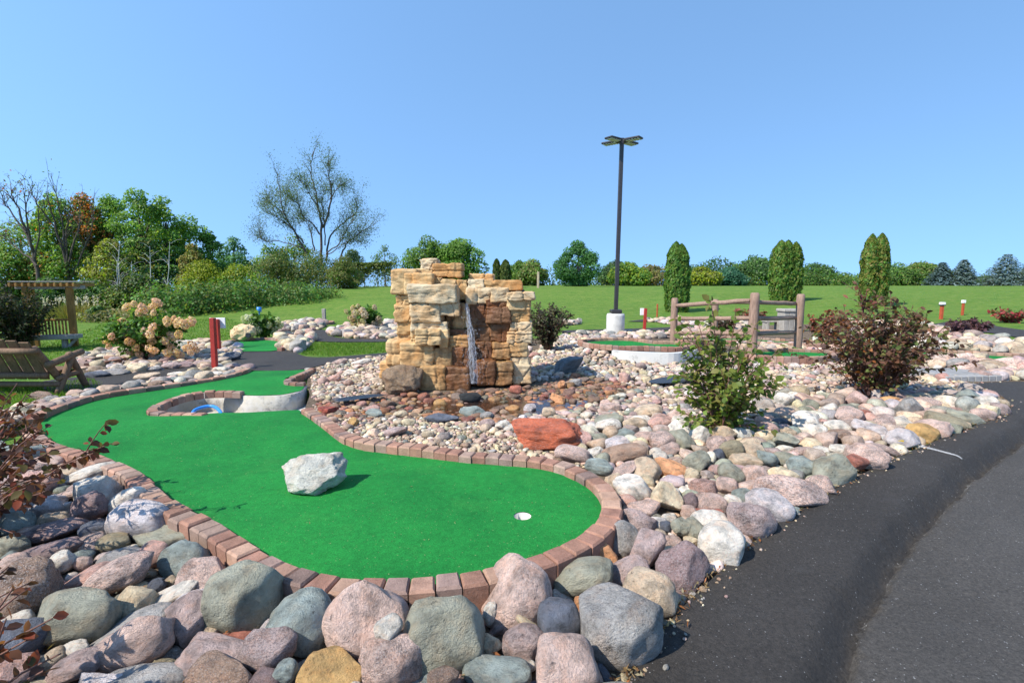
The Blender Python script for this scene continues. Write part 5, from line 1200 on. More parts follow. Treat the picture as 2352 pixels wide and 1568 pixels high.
# leafy green bush in the stones
b0 = atg(1655, 995); sB = (b0 - Vector((0, 0, H))).dot(FWD) / F
P3 = lambda px, py, dy=0.0: tuple(Vector(atd(px, py, b0.y + dy)) - b0)
shrub("leafy_shrub", "green round-leaved bush with tall bare-stemmed shoots in the stones", "shrub", b0, 250 * sB, 205 * sB, [(.115, .175, .030), (.150, .205, .036), (.085, .125, .028), (.20, .235, .05), (.15, .14, .04)], 42, 1750, .074, 41, spread=.75, low=.03, ratio=1.15, sub=4, droop=.1,
      tips=[P3(1580, 745, .1), P3(1602, 735), P3(1632, 690, -.05), P3(1690, 705, .08), P3(1735, 745), P3(1755, 770, .1), P3(1560, 790, .0), P3(1790, 800, -.1), P3(1655, 760), P3(1710, 760, .1), P3(1565, 900), P3(1575, 950, -.1), P3(1760, 940, -.1), P3(1765, 890), P3(1600, 975, -.2), P3(1720, 980, -.2)])
# big ninebark
b1 = atg(2005, 913); s1 = (b1 - Vector((0, 0, H))).dot(FWD) / F; P4 = lambda px, py, dy=0.0: tuple(Vector(atd(px, py, b1.y + dy)) - b1)
NBK = [(.125, .060, .038), (.090, .045, .032), (.16, .075, .042), (.11, .080, .036), (.075, .040, .034)]
def nbcol(P, rng):
    c = pick(NBK, len(P), rng, .35); g = rng.random(len(P)); z = P[:, 2] / P[:, 2].max()
    c[g < .24] = pick([(.10, .135, .04), (.13, .13, .045)], (g < .24).sum(), rng); o = (g > .95); c[o] = pick([(.30, .10, .03), (.35, .15, .06)], o.sum(), rng); c[(z > .8) & (g > .6)] = pick([(.19, .075, .05), (.15, .04, .035)], ((z > .8) & (g > .6)).sum(), rng); return c
shrub("ninebark_shrub", "large wide copper-leaved ninebark beside the asphalt", "shrub", b1, 235 * s1, 335 * s1, nbcol, 80, 4900, .066, 43, spread=.85, low=.12, sub=5, up=.25, depth=1.3,
      tips=[P4(1968, 650), P4(1975, 662, .1), P4(1990, 668, .1), P4(2045, 668), P4(2052, 690, .1), P4(2010, 680, -.1), P4(1985, 690, .1), P4(2030, 690, 0), P4(2000, 705, -.2), P4(2040, 715, -.2), P4(1970, 720, -.1), P4(2060, 740, -.2), P4(1960, 750, -.2), P4(2110, 745), P4(2160, 790, -.2), P4(2190, 840, -.1), P4(1880, 780, .1), P4(1850, 815), P4(1900, 730, .2), P4(2120, 725, .1)])
b2 = atg(1900, 800); s2 = (b2 - Vector((0, 0, H))).dot(FWD) / F
shrub("red_shrub", "red-flowered shrub between the log fence and the big ninebark", "shrub", b2, 98 * s2, 110 * s2, [(.32, .075, .055), (.26, .09, .05), (.10, .06, .03), (.075, .09, .03), (.42, .16, .12), (.22, .06, .03)], 24, 1500, .075, 44, low=.2, tmpl='leaf')
# dark bush right of the waterfall
b3 = atg(1256, 806); s3 = (b3 - Vector((0, 0, H))).dot(FWD) / F
shrub("dark_shrub", "rounded dark purple-green bush right behind the waterfall", "shrub", b3, 122 * s3, 108 * s3, [(.055, .050, .030), (.075, .070, .038), (.045, .032, .028), (.095, .085, .055), (.055, .075, .030)], 55, 4200, .055, 45, low=.08, sub=5, spread=.55)
# hydrangeas
def hydrangea(label, px, py, hpx, wpx, nfl, fsize, fcols, seed, nleaf, lsize, spots=None):
    b = atg(px, py); s = (b - Vector((0, 0, H))).dot(FWD) / F; h, w = hpx * s, wpx * s; rng = np.random.default_rng(seed)
    root, tw = shrub("hydrangea_shrub", label, "shrub", b, h * .92, w * .92, [(.075, .17, .03), (.11, .21, .035), (.06, .13, .025), (.13, .22, .045)], 44, nleaf, lsize, seed, spread=.85, low=.15, sub=4, stemcol='twig', depth=w * .8, droop=.2)
    ms = []
    for k in range(5):
        n = 150; t = rng.uniform(0, 1, n); a = rng.uniform(0, 6.28, n); rad = (.50 * np.sin(np.pi * np.clip(t * .86 + .10, 0, 1)) ** .7) * rng.uniform(.75, 1.05, n)
        P = np.stack([np.cos(a) * rad, np.sin(a) * rad, t * 1.15 - .35], 1); nn = unit(np.stack([np.cos(a), np.sin(a), t - .3], 1) + rng.normal(size=(n, 3)) * .35)
        X, Y, Z = frames(nn, rng); V, Fc = scatter(CARD_V * np.array([1.3, 1, 1]), CARD_F, P, X, Y, Z, rng.uniform(.16, .30, n))
        c = pick([fcols[k % len(fcols)], fcols[(k + 1) % len(fcols)]], n, rng, .2); me = mesh("flower_head", V, Fc, np.repeat(c, 4, 0)); me.materials.append(M['leaf']); ms.append(me)
    for i in range(nfl):
        if spots and i < len(spots): q = np.array(Vector(atd(spots[i][0], spots[i][1], b.y - .45 * w * rng.uniform(.2, .95) * (1 - .4 * (py - spots[i][1]) / hpx))) - b)
        else:
            a = rng.uniform(math.pi * .9, math.pi * 2.1); r = rng.uniform(.55, 1.0); q = np.array([math.cos(a) * w * .5 * r, math.sin(a) * w * .42 * r, h * rng.uniform(.12, .9) * (1.08 - .35 * r)])
        o = bpy.data.objects.new("flower_head", ms[rng.integers(5)]); COL.objects.link(o); o.parent = root; o.location = q; k = fsize * rng.uniform(.7, 1.15); o.scale = (k, k, k * 1.1)
        o.rotation_euler = (rng.uniform(-.6, .6), rng.uniform(-.8, .8) + q[0] / w, rng.uniform(0, 6)) if q[2] > h * .4 else (rng.uniform(.3, 1.3), rng.uniform(-.9, .9), 0)
    return root
PINK = [(.75, .48, .37), (.74, .52, .35), (.75, .52, .45), (.74, .61, .36), (.70, .47, .32)]
HS = [(288, 708), (308, 700), (330, 712), (348, 705), (365, 697), (352, 720), (320, 722), (384, 742), (398, 735), (408, 745), (425, 748), (440, 742), (444, 738), (348, 753), (358, 758), (376, 752), (345, 770), (335, 765), (278, 745), (292, 760), (255, 775), (245, 783), (268, 783), (250, 797), (320, 776), (328, 790), (312, 800), (340, 800), (356, 805), (400, 775), (412, 770), (350, 783), (300, 812), (322, 815), (348, 818), (393, 800), (388, 812), (408, 808), (416, 815), (430, 800), (445, 797), (452, 805), (440, 812), (283, 772), (365, 770), (380, 785), (300, 786)]
hydrangea("big hydrangea covered in peach-pink flower heads behind the bench", 345, 828, 135, 200, len(HS), .135, PINK, 51, 5200, .095, HS)
hydrangea("white-flowered hydrangea behind the hollow tan rock", 604, 778, 68, 82, 22, .17, [(.62, .62, .42), (.55, .58, .34), (.66, .64, .52)], 52, 2600, .12)
hydrangea("cream and pink hydrangea left of the waterfall", 838, 757, 66, 76, 26, .19, [(.60, .52, .38), (.62, .46, .38), (.55, .52, .30)], 53, 2600, .13)
# dark evergreen at the far left, grasses, small shrubs
b4 = atg(52, 806); s4 = (b4 - Vector((0, 0, H))).dot(FWD) / F
shrub("dark_shrub", "dense dark rounded shrub in front of the arbor at the left edge", "shrub", b4, 152 * s4, 150 * s4, [(.022, .035, .014), (.035, .050, .018), (.055, .060, .022), (.028, .028, .018)], 70, 9500, .075, 61, low=.04, sub=5, spread=.45)
for px, py, hp, wp, lab, cols, nl, sd in ((2222, 775, 48, 86, "low purple shrub left of the far curving path", [(.075, .035, .045), (.10, .05, .055), (.055, .03, .035)], 900, 62), (2316, 741, 34, 74, "low red-flowered bush at the right edge on the lawn", [(.36, .05, .06), (.30, .08, .06), (.09, .10, .04)], 700, 63),
                                          (1660, 766, 42, 70, "purple-leaved shrub behind the log fence's middle", [(.07, .045, .035), (.10, .06, .04), (.05, .06, .03)], 700, 64), (1725, 742, 34, 90, "low mixed green and red shrubs behind the fence top", [(.12, .08, .04), (.07, .10, .03), (.25, .07, .05)], 800, 65)):
    b = atg(px, py); s = (b - Vector((0, 0, H))).dot(FWD) / F; shrub("low_shrub", lab, "shrub", b, hp * s, wp * s, cols, 22, nl, 8.5 * s, sd, low=.1, spread=.6)
def grass_clump(name, label, px, py, hpx, wpx, n, cols, seed, plume=None, group=None):
    b = atg(px, py); s = (b - Vector((0, 0, H))).dot(FWD) / F; rng = np.random.default_rng(seed); h, w = hpx * s, wpx * s; root = empty(name, b, label, "grass clump", group)
    P = rng.normal(size=(n, 3)) * np.array([w * .22, w * .16, 0]); L = h * rng.uniform(.6, 1.0, n); d = unit(np.c_[P[:, :2] / w * 1.6 + rng.normal(size=(n, 2)) * .22, np.ones(n)])
    tv = np.array([(-.5, 0, 0), (.5, 0, 0), (.35, .6, .04), (-.35, .6, .04), (0, 1, .18)]); tf = np.array([(0, 1, 2), (0, 2, 3), (3, 2, 4)])
    nrm = unit(np.cross(d, rng.normal(size=(n, 3)))); X, Y, Z = frames(nrm, rng, d); V, Fc = scatter(tv, tf, P, X, Y, Z, np.stack([h * .014 + np.zeros(n), L, L], 1))
    link("blades", mesh("blades", V, Fc, np.repeat(pick(cols, n, rng), 5, 0)), M['leaf'], root)
    if plume:
        m = plume[0]; P2 = P[:m] * 1.35 + d[:m] * (h * rng.uniform(.85, 1.2, m))[:, None]; reps = 14; PP = np.repeat(P2, reps, 0) + rng.normal(size=(m * reps, 3)) * np.array([.025, .025, .07]) * h
        nn = rng.normal(size=PP.shape); X, Y, Z = frames(nn, rng); V, Fc = scatter(CARD_V, CARD_F, PP, X, Y, Z, h * rng.uniform(.04, .07, len(PP))); link("plumes", mesh("plumes", V, Fc, np.repeat(pick(plume[1], len(PP), rng), 4, 0)), M['leaf'], root)
grass_clump("ornamental_grass", "tall ornamental grass with pale pink plumes behind the arbor", 172, 732, 44, 92, 900, [(.24, .19, .05), (.30, .22, .07), (.14, .16, .04)], 71, (70, [(.74, .66, .64), (.68, .58, .55)]))
grass_clump("grass_tuft", "little yellow-green weed tuft in the pebbles near the red boulder", 1085, 1006, 26, 62, 130, [(.16, .22, .03), (.22, .22, .05), (.10, .2, .03)], 72)
grass_clump("grass_tuft", "dry tan grass tuft beside the arbor's grass clump", 262, 722, 14, 60, 240, [(.35, .28, .14), (.25, .24, .09)], 73)
wb = atg(1402, 1000); shrub("small_weed", "tiny bare dark weed between white stones near the red boulder", "weed", wb, .14, .13, [(.07, .05, .025), (.10, .08, .04)], 7, 60, .018, 74, stemr=.003)
# red-leaved shrubs close to the camera at the left, partly out of frame
NB2 = [(.105, .042, .026), (.075, .034, .022), (.15, .060, .032), (.10, .075, .026), (.06, .028, .022), (.24, .06, .035)]
p = Vector((-3.3, 2.8, float(gz(-3.3, 2.8)))); L3 = lambda px, py, Y: tuple(Vector(atd(px, py, Y)) - p)
shrub("ninebark_shrub", "red-leaved ninebark reaching in from the left edge over the stones", "shrub", p, 1.0, .9, NB2, 30, 1700, .052, 81, low=.12, sub=4, spread=.6, up=.3,
      tips=[L3(255, 1018, 2.75), L3(215, 1040, 2.7), L3(100, 1130, 2.35), L3(60, 905, 3.1), L3(85, 960, 2.95), L3(95, 985, 2.8), L3(40, 880, 3.1), L3(110, 1040, 2.6), L3(60, 1120, 2.3), L3(75, 1010, 2.7)])
p2 = Vector((-1.95, 1.28, float(gz(-1.95, 1.28)))); L4 = lambda px, py, Y: tuple(Vector(atd(px, py, Y)) - p2)
shrub("ninebark_shrub", "shaded red-leaved ninebark cut off by the bottom left corner", "shrub", p2, .82, .95, NB2, 16, 560, .05, 82, low=.2, sub=3, spread=.5, up=.3,
      tips=[L4(140, 1500, 1.5), L4(120, 1420, 1.5), L4(60, 1470, 1.45), L4(20, 1300, 1.7), L4(30, 1350, 1.6), L4(100, 1540, 1.4)])
# ------------------------------------------------------------------ grass blades where the lawn is near
def blades(polys, n, hmin, hmax, seed):
    rng = np.random.default_rng(seed); PP = []
    for poly, k in zip(polys, n):
        lo, hi = poly.min(0), poly.max(0); q = rng.uniform(lo, hi, (k * 3, 2)); q = q[inpoly(q, poly)][:k]; PP.append(q)
    P = np.vstack(PP); m = len(P); dist = np.hypot(P[:, 0], P[:, 1]); L = rng.uniform(hmin, hmax, m); d = unit(np.c_[rng.normal(size=(m, 2)) * .45, np.ones(m)])
    nrm = unit(np.cross(d, rng.normal(size=(m, 3)))); X, Y, Z = frames(nrm, rng, d); tv = np.array([(-.5, 0, 0), (.5, 0, 0), (0, 1, .15)]); tf = np.array([(0, 1, 2)])
    V, Fc = scatter(tv, tf, np.c_[P, gz(P[:, 0], P[:, 1])], X, Y, Z, np.stack([.0011 * dist + .002, L, L], 1))
    c = pick([(.09, .19, .02), (.13, .23, .03), (.17, .22, .045), (.07, .15, .02)], m, rng, .25); o = link("grass", mesh("grass", V, Fc, np.repeat(c, 3, 0)), M['leaf']); tag(o, "short lawn grass around the bench and paths", "grass", kind='stuff')
blades([region([(-60, 1000), (-60, 880), (100, 884), (215, 872), (240, 893), (330, 887), (430, 864), (440, 870), (330, 900), (230, 905), (150, 915), (40, 945)]), region([(690, 815), (712, 788), (800, 789), (910, 788), (905, 808), (760, 819)]), region([(-60, 860), (-60, 800), (240, 770), (300, 780), (190, 812), (160, 830), (180, 860)]), region([(100, 800), (230, 745), (520, 730), (640, 755), (500, 785), (250, 800)])], [5200, 4500, 5000, 9000], .03, .075, 91)
# ------------------------------------------------------------------ trees
def tree(name, label, px, ytop, Y, wpx, cols=None, seed=0, cb=.22, ncl=26, nl=2600, ls=.30, trunk=True, bark='bark', clr=.20, sparse=0.0, group=None, shape=1.0, cat="tree", nlimb=None, basey=None, rough=.3, top_taper=.0):
    rng = np.random.default_rng(seed); nl = int(nl * 2.3); ls = ls * .66; X0 = atd(px, 650, Y).x; g = float(gz(X0, Y)); base = Vector((X0, Y, g - .05)); top = atd(px, ytop, Y).z - g; h = max(top, .5); w = wpx / F * Y
    root = empty(name, base, label, cat, group); cz0 = cb * h; C = []
    for i in range(ncl):
        d = unit(rng.normal(size=3)); r = rng.uniform(.45, 1.0) ** .5; t = (d[2] * r + 1) / 2
        prof = (math.sin(math.pi * min(max(t * (.86 - .25 * top_taper) + .14 + .2 * top_taper, 0), 1)) ** .6) * shape
        C.append([d[0] * r * w * .44 * prof, d[1] * r * w * .44 * prof, cz0 + (h * (1 - clr * .3) - cz0) * t])
    C = np.array(C); C[0] = [0, 0, h * .93]; rc = clr * w * rng.uniform(.65, 1.25, ncl)
    per = rng.multinomial(nl, (rc ** 2) / (rc ** 2).sum()); P = []; Nn = []; K = []
    for c, r, n in zip(C, rc, per):
        d = unit(rng.normal(size=(n, 3)) + np.array([0, 0, .25])); q = c + d * (r * rng.uniform(.35, 1.0, (n, 1)) ** .5) * np.array([1.1, 1.1, .8]); P.append(q); Nn.append(unit(d * .7 + rng.normal(size=(n, 3)) * .55 + np.array([-.35, -.35, .3]))); K.append(np.tile(rng.uniform(.78, 1.22), (n, 1)))
    P = np.vstack(P); P[:, 2] = np.maximum(P[:, 2], .1); Nn = np.vstack(Nn); K = np.vstack(K); n = len(P)
    cl = pick(cols, n, rng, .25) * K
    V, Fc, Cc = leafcloud(P, Nn, None, ls * rng.uniform(.6, 1.3, n), cl, rng, 'card', 1.0)
    segs = []; tr = .018 * h + .03; tt = [Vector((0, 0, 0)), Vector((rng.normal() * .02 * h, 0, h * .35)), Vector((rng.normal() * .03 * h, rng.normal() * .02 * h, h * .75))]
    segs.append((tt, [tr, tr * .75, tr * .3])); nb = nlimb if nlimb is not None else min(ncl, 14)
    for c in C[:nb]:
        u = rng.uniform(.25, .8); s = tt[0].lerp(tt[2], u); e = Vector(c); m = s.lerp(e, .5) + Vector((0, 0, .06 * h)); segs.append(([s, m, e], [tr * .35, tr * .22, tr * .08]))
    tubes_mesh(segs, 6).build("trunk", M[bark], root, True)
    link("crown", mesh("crown", V, Fc, Cc), M['leaf'], root); return root
GR = [(.075, .155, .026), (.110, .190, .032), (.058, .120, .022), (.130, .200, .035)]
DG = [(.042, .095, .026), (.060, .115, .030), (.035, .072, .024)]
YG = [(.24, .29, .02), (.30, .32, .025), (.17, .24, .02)]
OL = [(.125, .135, .038), (.10, .12, .034), (.15, .14, .04)]
OR_ = [(.42, .12, .03), (.30, .11, .03), (.11, .14, .03), (.09, .13, .025)]
LT = [(.105, .21, .03), (.14, .25, .035), (.085, .17, .025)]
# left wood: label, px, top, Y, width, palette, seed, extras
LW = [("tall leafy tree with yellowing top at the wood's left", 140, 430, 36, 96, GR + YG[:1], dict(cb=.35, ncl=24, nl=2300)),
      ("tree with orange-red autumn top in the left wood", 207, 430, 37, 92, OR_, dict(cb=.35, ncl=26, nl=2200)),
      ("tall open green tree right of the orange-topped one", 268, 432, 38, 92, GR, dict(cb=.3, ncl=24, nl=2300)),
      ("tallest full green tree in the left wood", 330, 427, 37, 110, GR, dict(cb=.3, ncl=26, nl=2700)),
      ("green tree with a yellow flank at the wood's right shoulder", 385, 442, 38, 92, GR + YG[:1], dict(cb=.3, ncl=26, nl=2300)),
      ("rounded green tree stepping down at the wood's right", 440, 490, 40, 100, GR, dict(cb=.2, ncl=26, nl=2400)),
      ("lower green tree at the right end of the wood", 487, 525, 41, 80, GR + DG, dict(cb=.15)),
      ("bluish green tree behind the yellow-green bush", 540, 538, 46, 82, [(.04, .095, .035), (.055, .11, .04)], dict(cb=.12)),
      ("dark low tree at the left edge of the photograph", 20, 560, 34, 130, GR + OL[:1], dict(cb=.1, nl=3000)),
      ("reddish-tinged low tree behind the arbor roof", 92, 570, 35, 100, OL + OR_[:1] + GR, dict(cb=.1, nl=2600)),
      ("mid-height green tree above the arbor's right end", 170, 545, 35, 100, GR + OL[:1], dict(cb=.1, nl=2600)),
      ("olive thicket tree around the pale birch stems", 262, 548, 34, 100, OL + YG[:1], dict(cb=.05, nl=2600)),
      ("dim green tree behind the second birch", 335, 545, 36, 92, DG + OL, dict(cb=.05, nl=2600)),
      ("shadowy green tree behind the leaning birch", 405, 560, 37, 90, DG + GR[:1], dict(cb=.05, nl=2400)),
      ("olive-orange small tree beside the yellow-green bush", 446, 556, 35, 58, OL + [(.17, .12, .03)], dict(cb=.1, nl=1500)),
      ("green tree left of the tall sparse willow", 625, 560, 46, 92, GR + OL[:1], dict(cb=.1)),
      ("leafy tree at the foot of the tall sparse willow", 680, 542, 47, 110, GR + OL, dict(cb=.1, nl=2600)),
      ("small dusky tree right of the willow's trunk", 812, 575, 50, 70, [(.06, .09, .04), (.08, .11, .05)], dict(cb=.1, nl=1500)),
      ("slim airy tree above the vine-covered fence", 885, 561, 55, 56, [(.065, .11, .05), (.085, .13, .06)], dict(cb=.25, nl=700, ncl=14)),
      ("very tall dark tree mass deep in the left wood", 60, 500, 44, 150, DG, dict(cb=.2, nl=3000)),
      ("deep background tree behind the orange-topped one", 215, 480, 46, 150, DG + GR[:1], dict(cb=.1, nl=3200)),
      ("deep background tree behind the tallest green one", 350, 480, 46, 150, DG + GR[:1], dict(cb=.1, nl=3200))]
for i, (lab, px, yt, Y, w, cols, kw) in enumerate(LW): tree("broadleaf_tree", lab, px, yt, Y, w * 1.12, seed=1000 + i, group="trees of the left wood", **{**dict(ls=.27, nlimb=12), **kw, 'clr': .15, 'ncl': 60, 'nl': int(kw.get('nl', 2400) * 1.0), 'cols': [tuple(min(.6, v * 1.6) for v in c) for c in (cols if 'deep' not in lab and 'very tall' not in lab else GR + OL)]})
BU = [("bright yellow-green bush in front of the wood", 470, 606, 31, 120, YG, dict()), ("second yellow-green bush nearer the willow", 545, 615, 33, 110, YG + LT[:1], dict()),
      ("round dark green bush at the foot of the birches", 318, 640, 28, 110, DG + OL[:1], dict()), ("grey-green thicket left under the willow", 640, 590, 40, 120, OL + DG, dict(nl=3200)), ("grey-green thicket under the willow's trunk", 725, 588, 41, 130, OL + DG, dict(nl=3200)),
      ("olive bush draped at the fence's left end", 790, 596, 39, 72, OL + LT[:1], dict()), ("low green bush behind the big hydrangea", 250, 672, 27, 90, GR + OL, dict()), ("shadowy bush behind the ornamental grass", 200, 650, 27, 100, DG + GR[:1], dict()), ("small dark bush beside the ornamental grass", 222, 705, 23.5, 50, DG, dict(nl=700)), ("dark bush behind the arbor's post", 110, 640, 27, 110, DG + GR[:1], dict(nl=2600))]
for i, (lab, px, yt, Y, w, cols, kw) in enumerate(BU): tree("bush", lab, px, yt, Y, w, cols, 1100 + i, cat="bush", group="bushes along the left wood", **{**dict(cb=.0, ncl=22, nl=2200, ls=.19, nlimb=5, clr=.22), **kw})
# bramble mass: low undergrowth nobody could count
def mass(name, label, px_pts, hts, n, ls, cols, seed, lump=1.3, Y=None):
    rng = np.random.default_rng(seed); P = []; N_ = []
    for (x, y), hh in zip(px_pts, hts):
        p = atd(x, 650, y) if Y == 'y' else atd(x, y, Y); p.z = float(gz(p.x, p.y)); m = n // len(px_pts); d = unit(rng.normal(size=(m, 3)) + np.array([0, -.2, .4])); q = np.array(p) + d * np.array([lump * 1.4, lump, hh]) * rng.uniform(.6, 1.0, (m, 1)); P.append(q[q[:, 2] > gz(q[:, 0], q[:, 1])]); N_.append((unit(d + rng.normal(size=(m, 3)) * .5))[q[:, 2] > gz(q[:, 0], q[:, 1])])
    P = np.vstack(P); Nn = np.vstack(N_); k = len(P); V, Fc, C = leafcloud(P, Nn, None, ls * rng.uniform(.6, 1.3, k), pick(cols, k, rng, .3) * (1 + .25 * np.sin(P[:, :1] * 2.1) * np.cos(P[:, 1:2] * 1.7)), rng, 'card')
    tag(link(name, mesh(name, V, Fc, C), M['leaf']), label, "undergrowth", kind='stuff')
rng = np.random.default_rng(77); bp = [(345 + i * 11 + rng.uniform(-5, 5), 24.2 + i * .17 + rng.uniform(0, 2.2)) for i in range(36)]
mass("undergrowth", "tangled green brambles along the foot of the wood and bank", bp, [1.45 + .5 * math.sin(i * .9) - (i > 24) * .5 for i in range(36)], 20000, .15, [(.085, .19, .04), (.12, .235, .05), (.065, .145, .035), (.15, .22, .05), (.19, .21, .06)], 78, 1.2, 'y')
mass("undergrowth", "weedy dry undergrowth behind the ornamental grass", [(205 + i * 14, 23 + (i % 3) * .8) for i in range(13)], [.55] * 13, 3600, .13, [(.16, .15, .05), (.09, .12, .03), (.24, .20, .10)], 79, .8, 'y')
# pale birch stems
for i, (x0, y0, x1, y1, lab) in enumerate([(267, 706, 270, 590, "pale birch stem left of the big hydrangea"), (274, 690, 272, 560, "twin pale birch stem leaning on the first"), (338, 670, 345, 565, "slender pale birch right of the twin stems"), (376, 668, 392, 555, "leaning pale birch near the olive-orange tree"), (300, 670, 302, 600, "thin short birch between the pale stems")]):
    Y = 27.5 + i * .3; a = atd(x0, y0, Y); a.z = float(gz(a.x, Y)); b = atd(x1, y1, Y); root = empty("birch_tree", a, lab, "tree", "pale birch stems"); rng = np.random.default_rng(1200 + i); segs = []
    d = b - a; pts = [d * t + Vector((rng.normal() * .03, 0, 0)) for t in np.linspace(0, 1, 6)]; segs.append((pts, [.03, .027, .024, .02, .014, .008])); tw = []
    for k in range(12):
        u = rng.uniform(.3, .98); q = d * u; e = q + Vector((rng.normal() * .4, rng.normal() * .4, rng.uniform(.15, .6))); segs.append(([q, q.lerp(e, .5) + Vector((0, 0, .08)), e], [.008, .006, .003])); tw.append(e)
    tubes_mesh(segs, 5).build("trunk", M['birch'], root, True); P = np.vstack([np.array(e) + rng.normal(size=(7, 3)) * .2 for e in tw]); V, Fc, C = leafcloud(P, rng.normal(size=P.shape), None, np.full(len(P), .11), pick(OL + GR, len(P), rng), rng, 'card'); link("crown", mesh("crown", V, Fc, C), M['leaf'], root)
# traced multi-stem trees: limbs follow the photographed limbs, each at its own depth
def limbtree(name, label, Y, trunk_px, limbs, seed, r0, nl, ls, cols, twn=16, twl=1.4, bark='bark', leafprob=1.0, dz=.8, group=None, dens=1.0):
    rng = np.random.default_rng(seed); base = atd(trunk_px[0], trunk_px[1], Y); base.z = float(gz(base.x, Y)) - .05; root = empty(name, base, label, "tree", group); segs = []; tips = []
    for px, r in limbs:
        k = rng.normal() * dz; n = len(px); pts = [atd(x, y, Y + k * i / max(1, n - 1) * 1.2) - base for i, (x, y) in enumerate(px)]; P = crom(np.array([tuple(p) for p in pts]), 4, False); P[1:] += rng.normal(size=P[1:].shape) * .035
        segs.append(([Vector(p) for p in P], list(np.linspace(r, max(.012, r * .14), len(P))))); m = len(P)
        for j in range(int(twn * (.5 + .5 * n / 5))):
            u = rng.uniform(.30, 1.0) * (m - 1); i0 = min(int(u), m - 2); q = P[i0] + (P[i0 + 1] - P[i0]) * (u - i0); dv = unit(P[i0 + 1] - P[i0]); L = twl * rng.uniform(.35, 1.0); e = q + (dv * .75 + unit(rng.normal(size=3)) * .7 + np.array([0, 0, .25])) * L; mm = (q + e) / 2 + rng.normal(size=3) * .06 * L
            segs.append(([Vector(q), Vector(mm), Vector(e)], [r * .12 + .012, .011, .006]))
            for _ in range(3):
                s = mm + (e - mm) * rng.uniform(0, 1); f = s + (unit(e - q) * .5 + unit(rng.normal(size=3)) * .6) * L * .45; segs.append(([Vector(s), Vector(f)], [.009, .004])); tips.append((s, f))
            tips.append((mm, e))
    tubes_mesh(segs, 5).build("trunk", M[bark], root, True)
    if nl:
        T0 = np.array([t[0] for t in tips]); T1 = np.array([t[1] for t in tips]); i = rng.integers(0, len(T0), nl); P = T0[i] + (T1[i] - T0[i]) * rng.uniform(0, 1.15, (nl, 1)) + rng.normal(size=(nl, 3)) * .26; V, Fc, C = leafcloud(P, rng.normal(size=P.shape), None, ls * rng.uniform(.6, 1.3, nl), pick(cols, nl, rng, .3), rng, 'card', .8); link("crown", mesh("crown", V, Fc, C), M['leaf'], root)
Z = lambda pts: [((600 + a / 2.851) * .784, (350 + b / 2.851) * .784) for a, b in pts]
WL = [(Z([(985, 1400), (975, 1100), (972, 800), (935, 600), (920, 480), (880, 330), (885, 130)]), .19), (Z([(985, 830), (1050, 650), (1075, 480), (1050, 330), (1035, 210)]), .14), (Z([(830, 1080), (760, 950), (690, 830), (610, 690), (575, 500), (545, 310)]), .16), (Z([(800, 980), (700, 850), (560, 740), (450, 690)]), .10),
      (Z([(970, 900), (880, 790), (800, 720), (755, 620), (700, 580)]), .11), (Z([(910, 1050), (880, 900), (840, 790), (780, 740)]), .10), (Z([(1020, 1150), (1040, 1000), (1080, 880), (1200, 780), (1310, 690), (1320, 600)]), .14), (Z([(1020, 1080), (1150, 970), (1200, 880), (1280, 760)]), .09),
      (Z([(1150, 1160), (1200, 1020), (1310, 910), (1400, 850), (1480, 800)]), .12), (Z([(1010, 1000), (1010, 800), (985, 600), (1000, 480)]), .09), (Z([(940, 640), (880, 540), (830, 440), (770, 380)]), .08), (Z([(1060, 560), (1120, 470), (1170, 420), (1180, 480)]), .07), (Z([(780, 1020), (560, 960), (420, 960), (380, 880)]), .07), (Z([(640, 760), (540, 640), (470, 590), (430, 560)]), .07), (Z([(1030, 1090), (1130, 1030), (1230, 960), (1370, 960)]), .07), (Z([(610, 690), (640, 560), (650, 470)]), .06)]
WL = [([(737 + (x_ - 737) * .86, 665 + (y_ - 665) * .875) for x_, y_ in p_], r_ * .72) for p_, r_ in WL]
limbtree("willow_tree", "tall wide-spreading willow with thin see-through foliage", 45, Z([(985, 1420)])[0], WL, 1300, .2, 24000, .105, [(.095, .14, .065), (.12, .165, .075), (.08, .12, .055)], 32, 1.35)
limbtree("bare_tree", "leaning half-dead tree at the far left, nearly leafless", 33, (92, 690), [([(92, 690), (85, 620), (62, 540), (40, 480), (25, 440)], .15), ([(75, 580), (60, 500), (58, 440)], .08), ([(60, 535), (20, 480), (5, 450)], .07), ([(85, 610), (40, 570), (5, 540)], .07), ([(80, 590), (90, 520), (85, 450)], .06)], 1301, .15, 260, .15, OL + OR_[:1], 16, 1.5)
limbtree("bare_tree", "second nearly leafless dark tree above the arbor roof", 34, (155, 690), [([(155, 690), (152, 600), (125, 510), (105, 440)], .13), ([(150, 590), (140, 500), (128, 438)], .08), ([(155, 610), (178, 530), (185, 470)], .09), ([(125, 520), (85, 470), (70, 432)], .06), ([(158, 650), (200, 560), (215, 500)], .08), ([(158, 660), (150, 560), (160, 500)], .08)], 1302, .13, 260, .15, OL + GR, 16, 1.4)
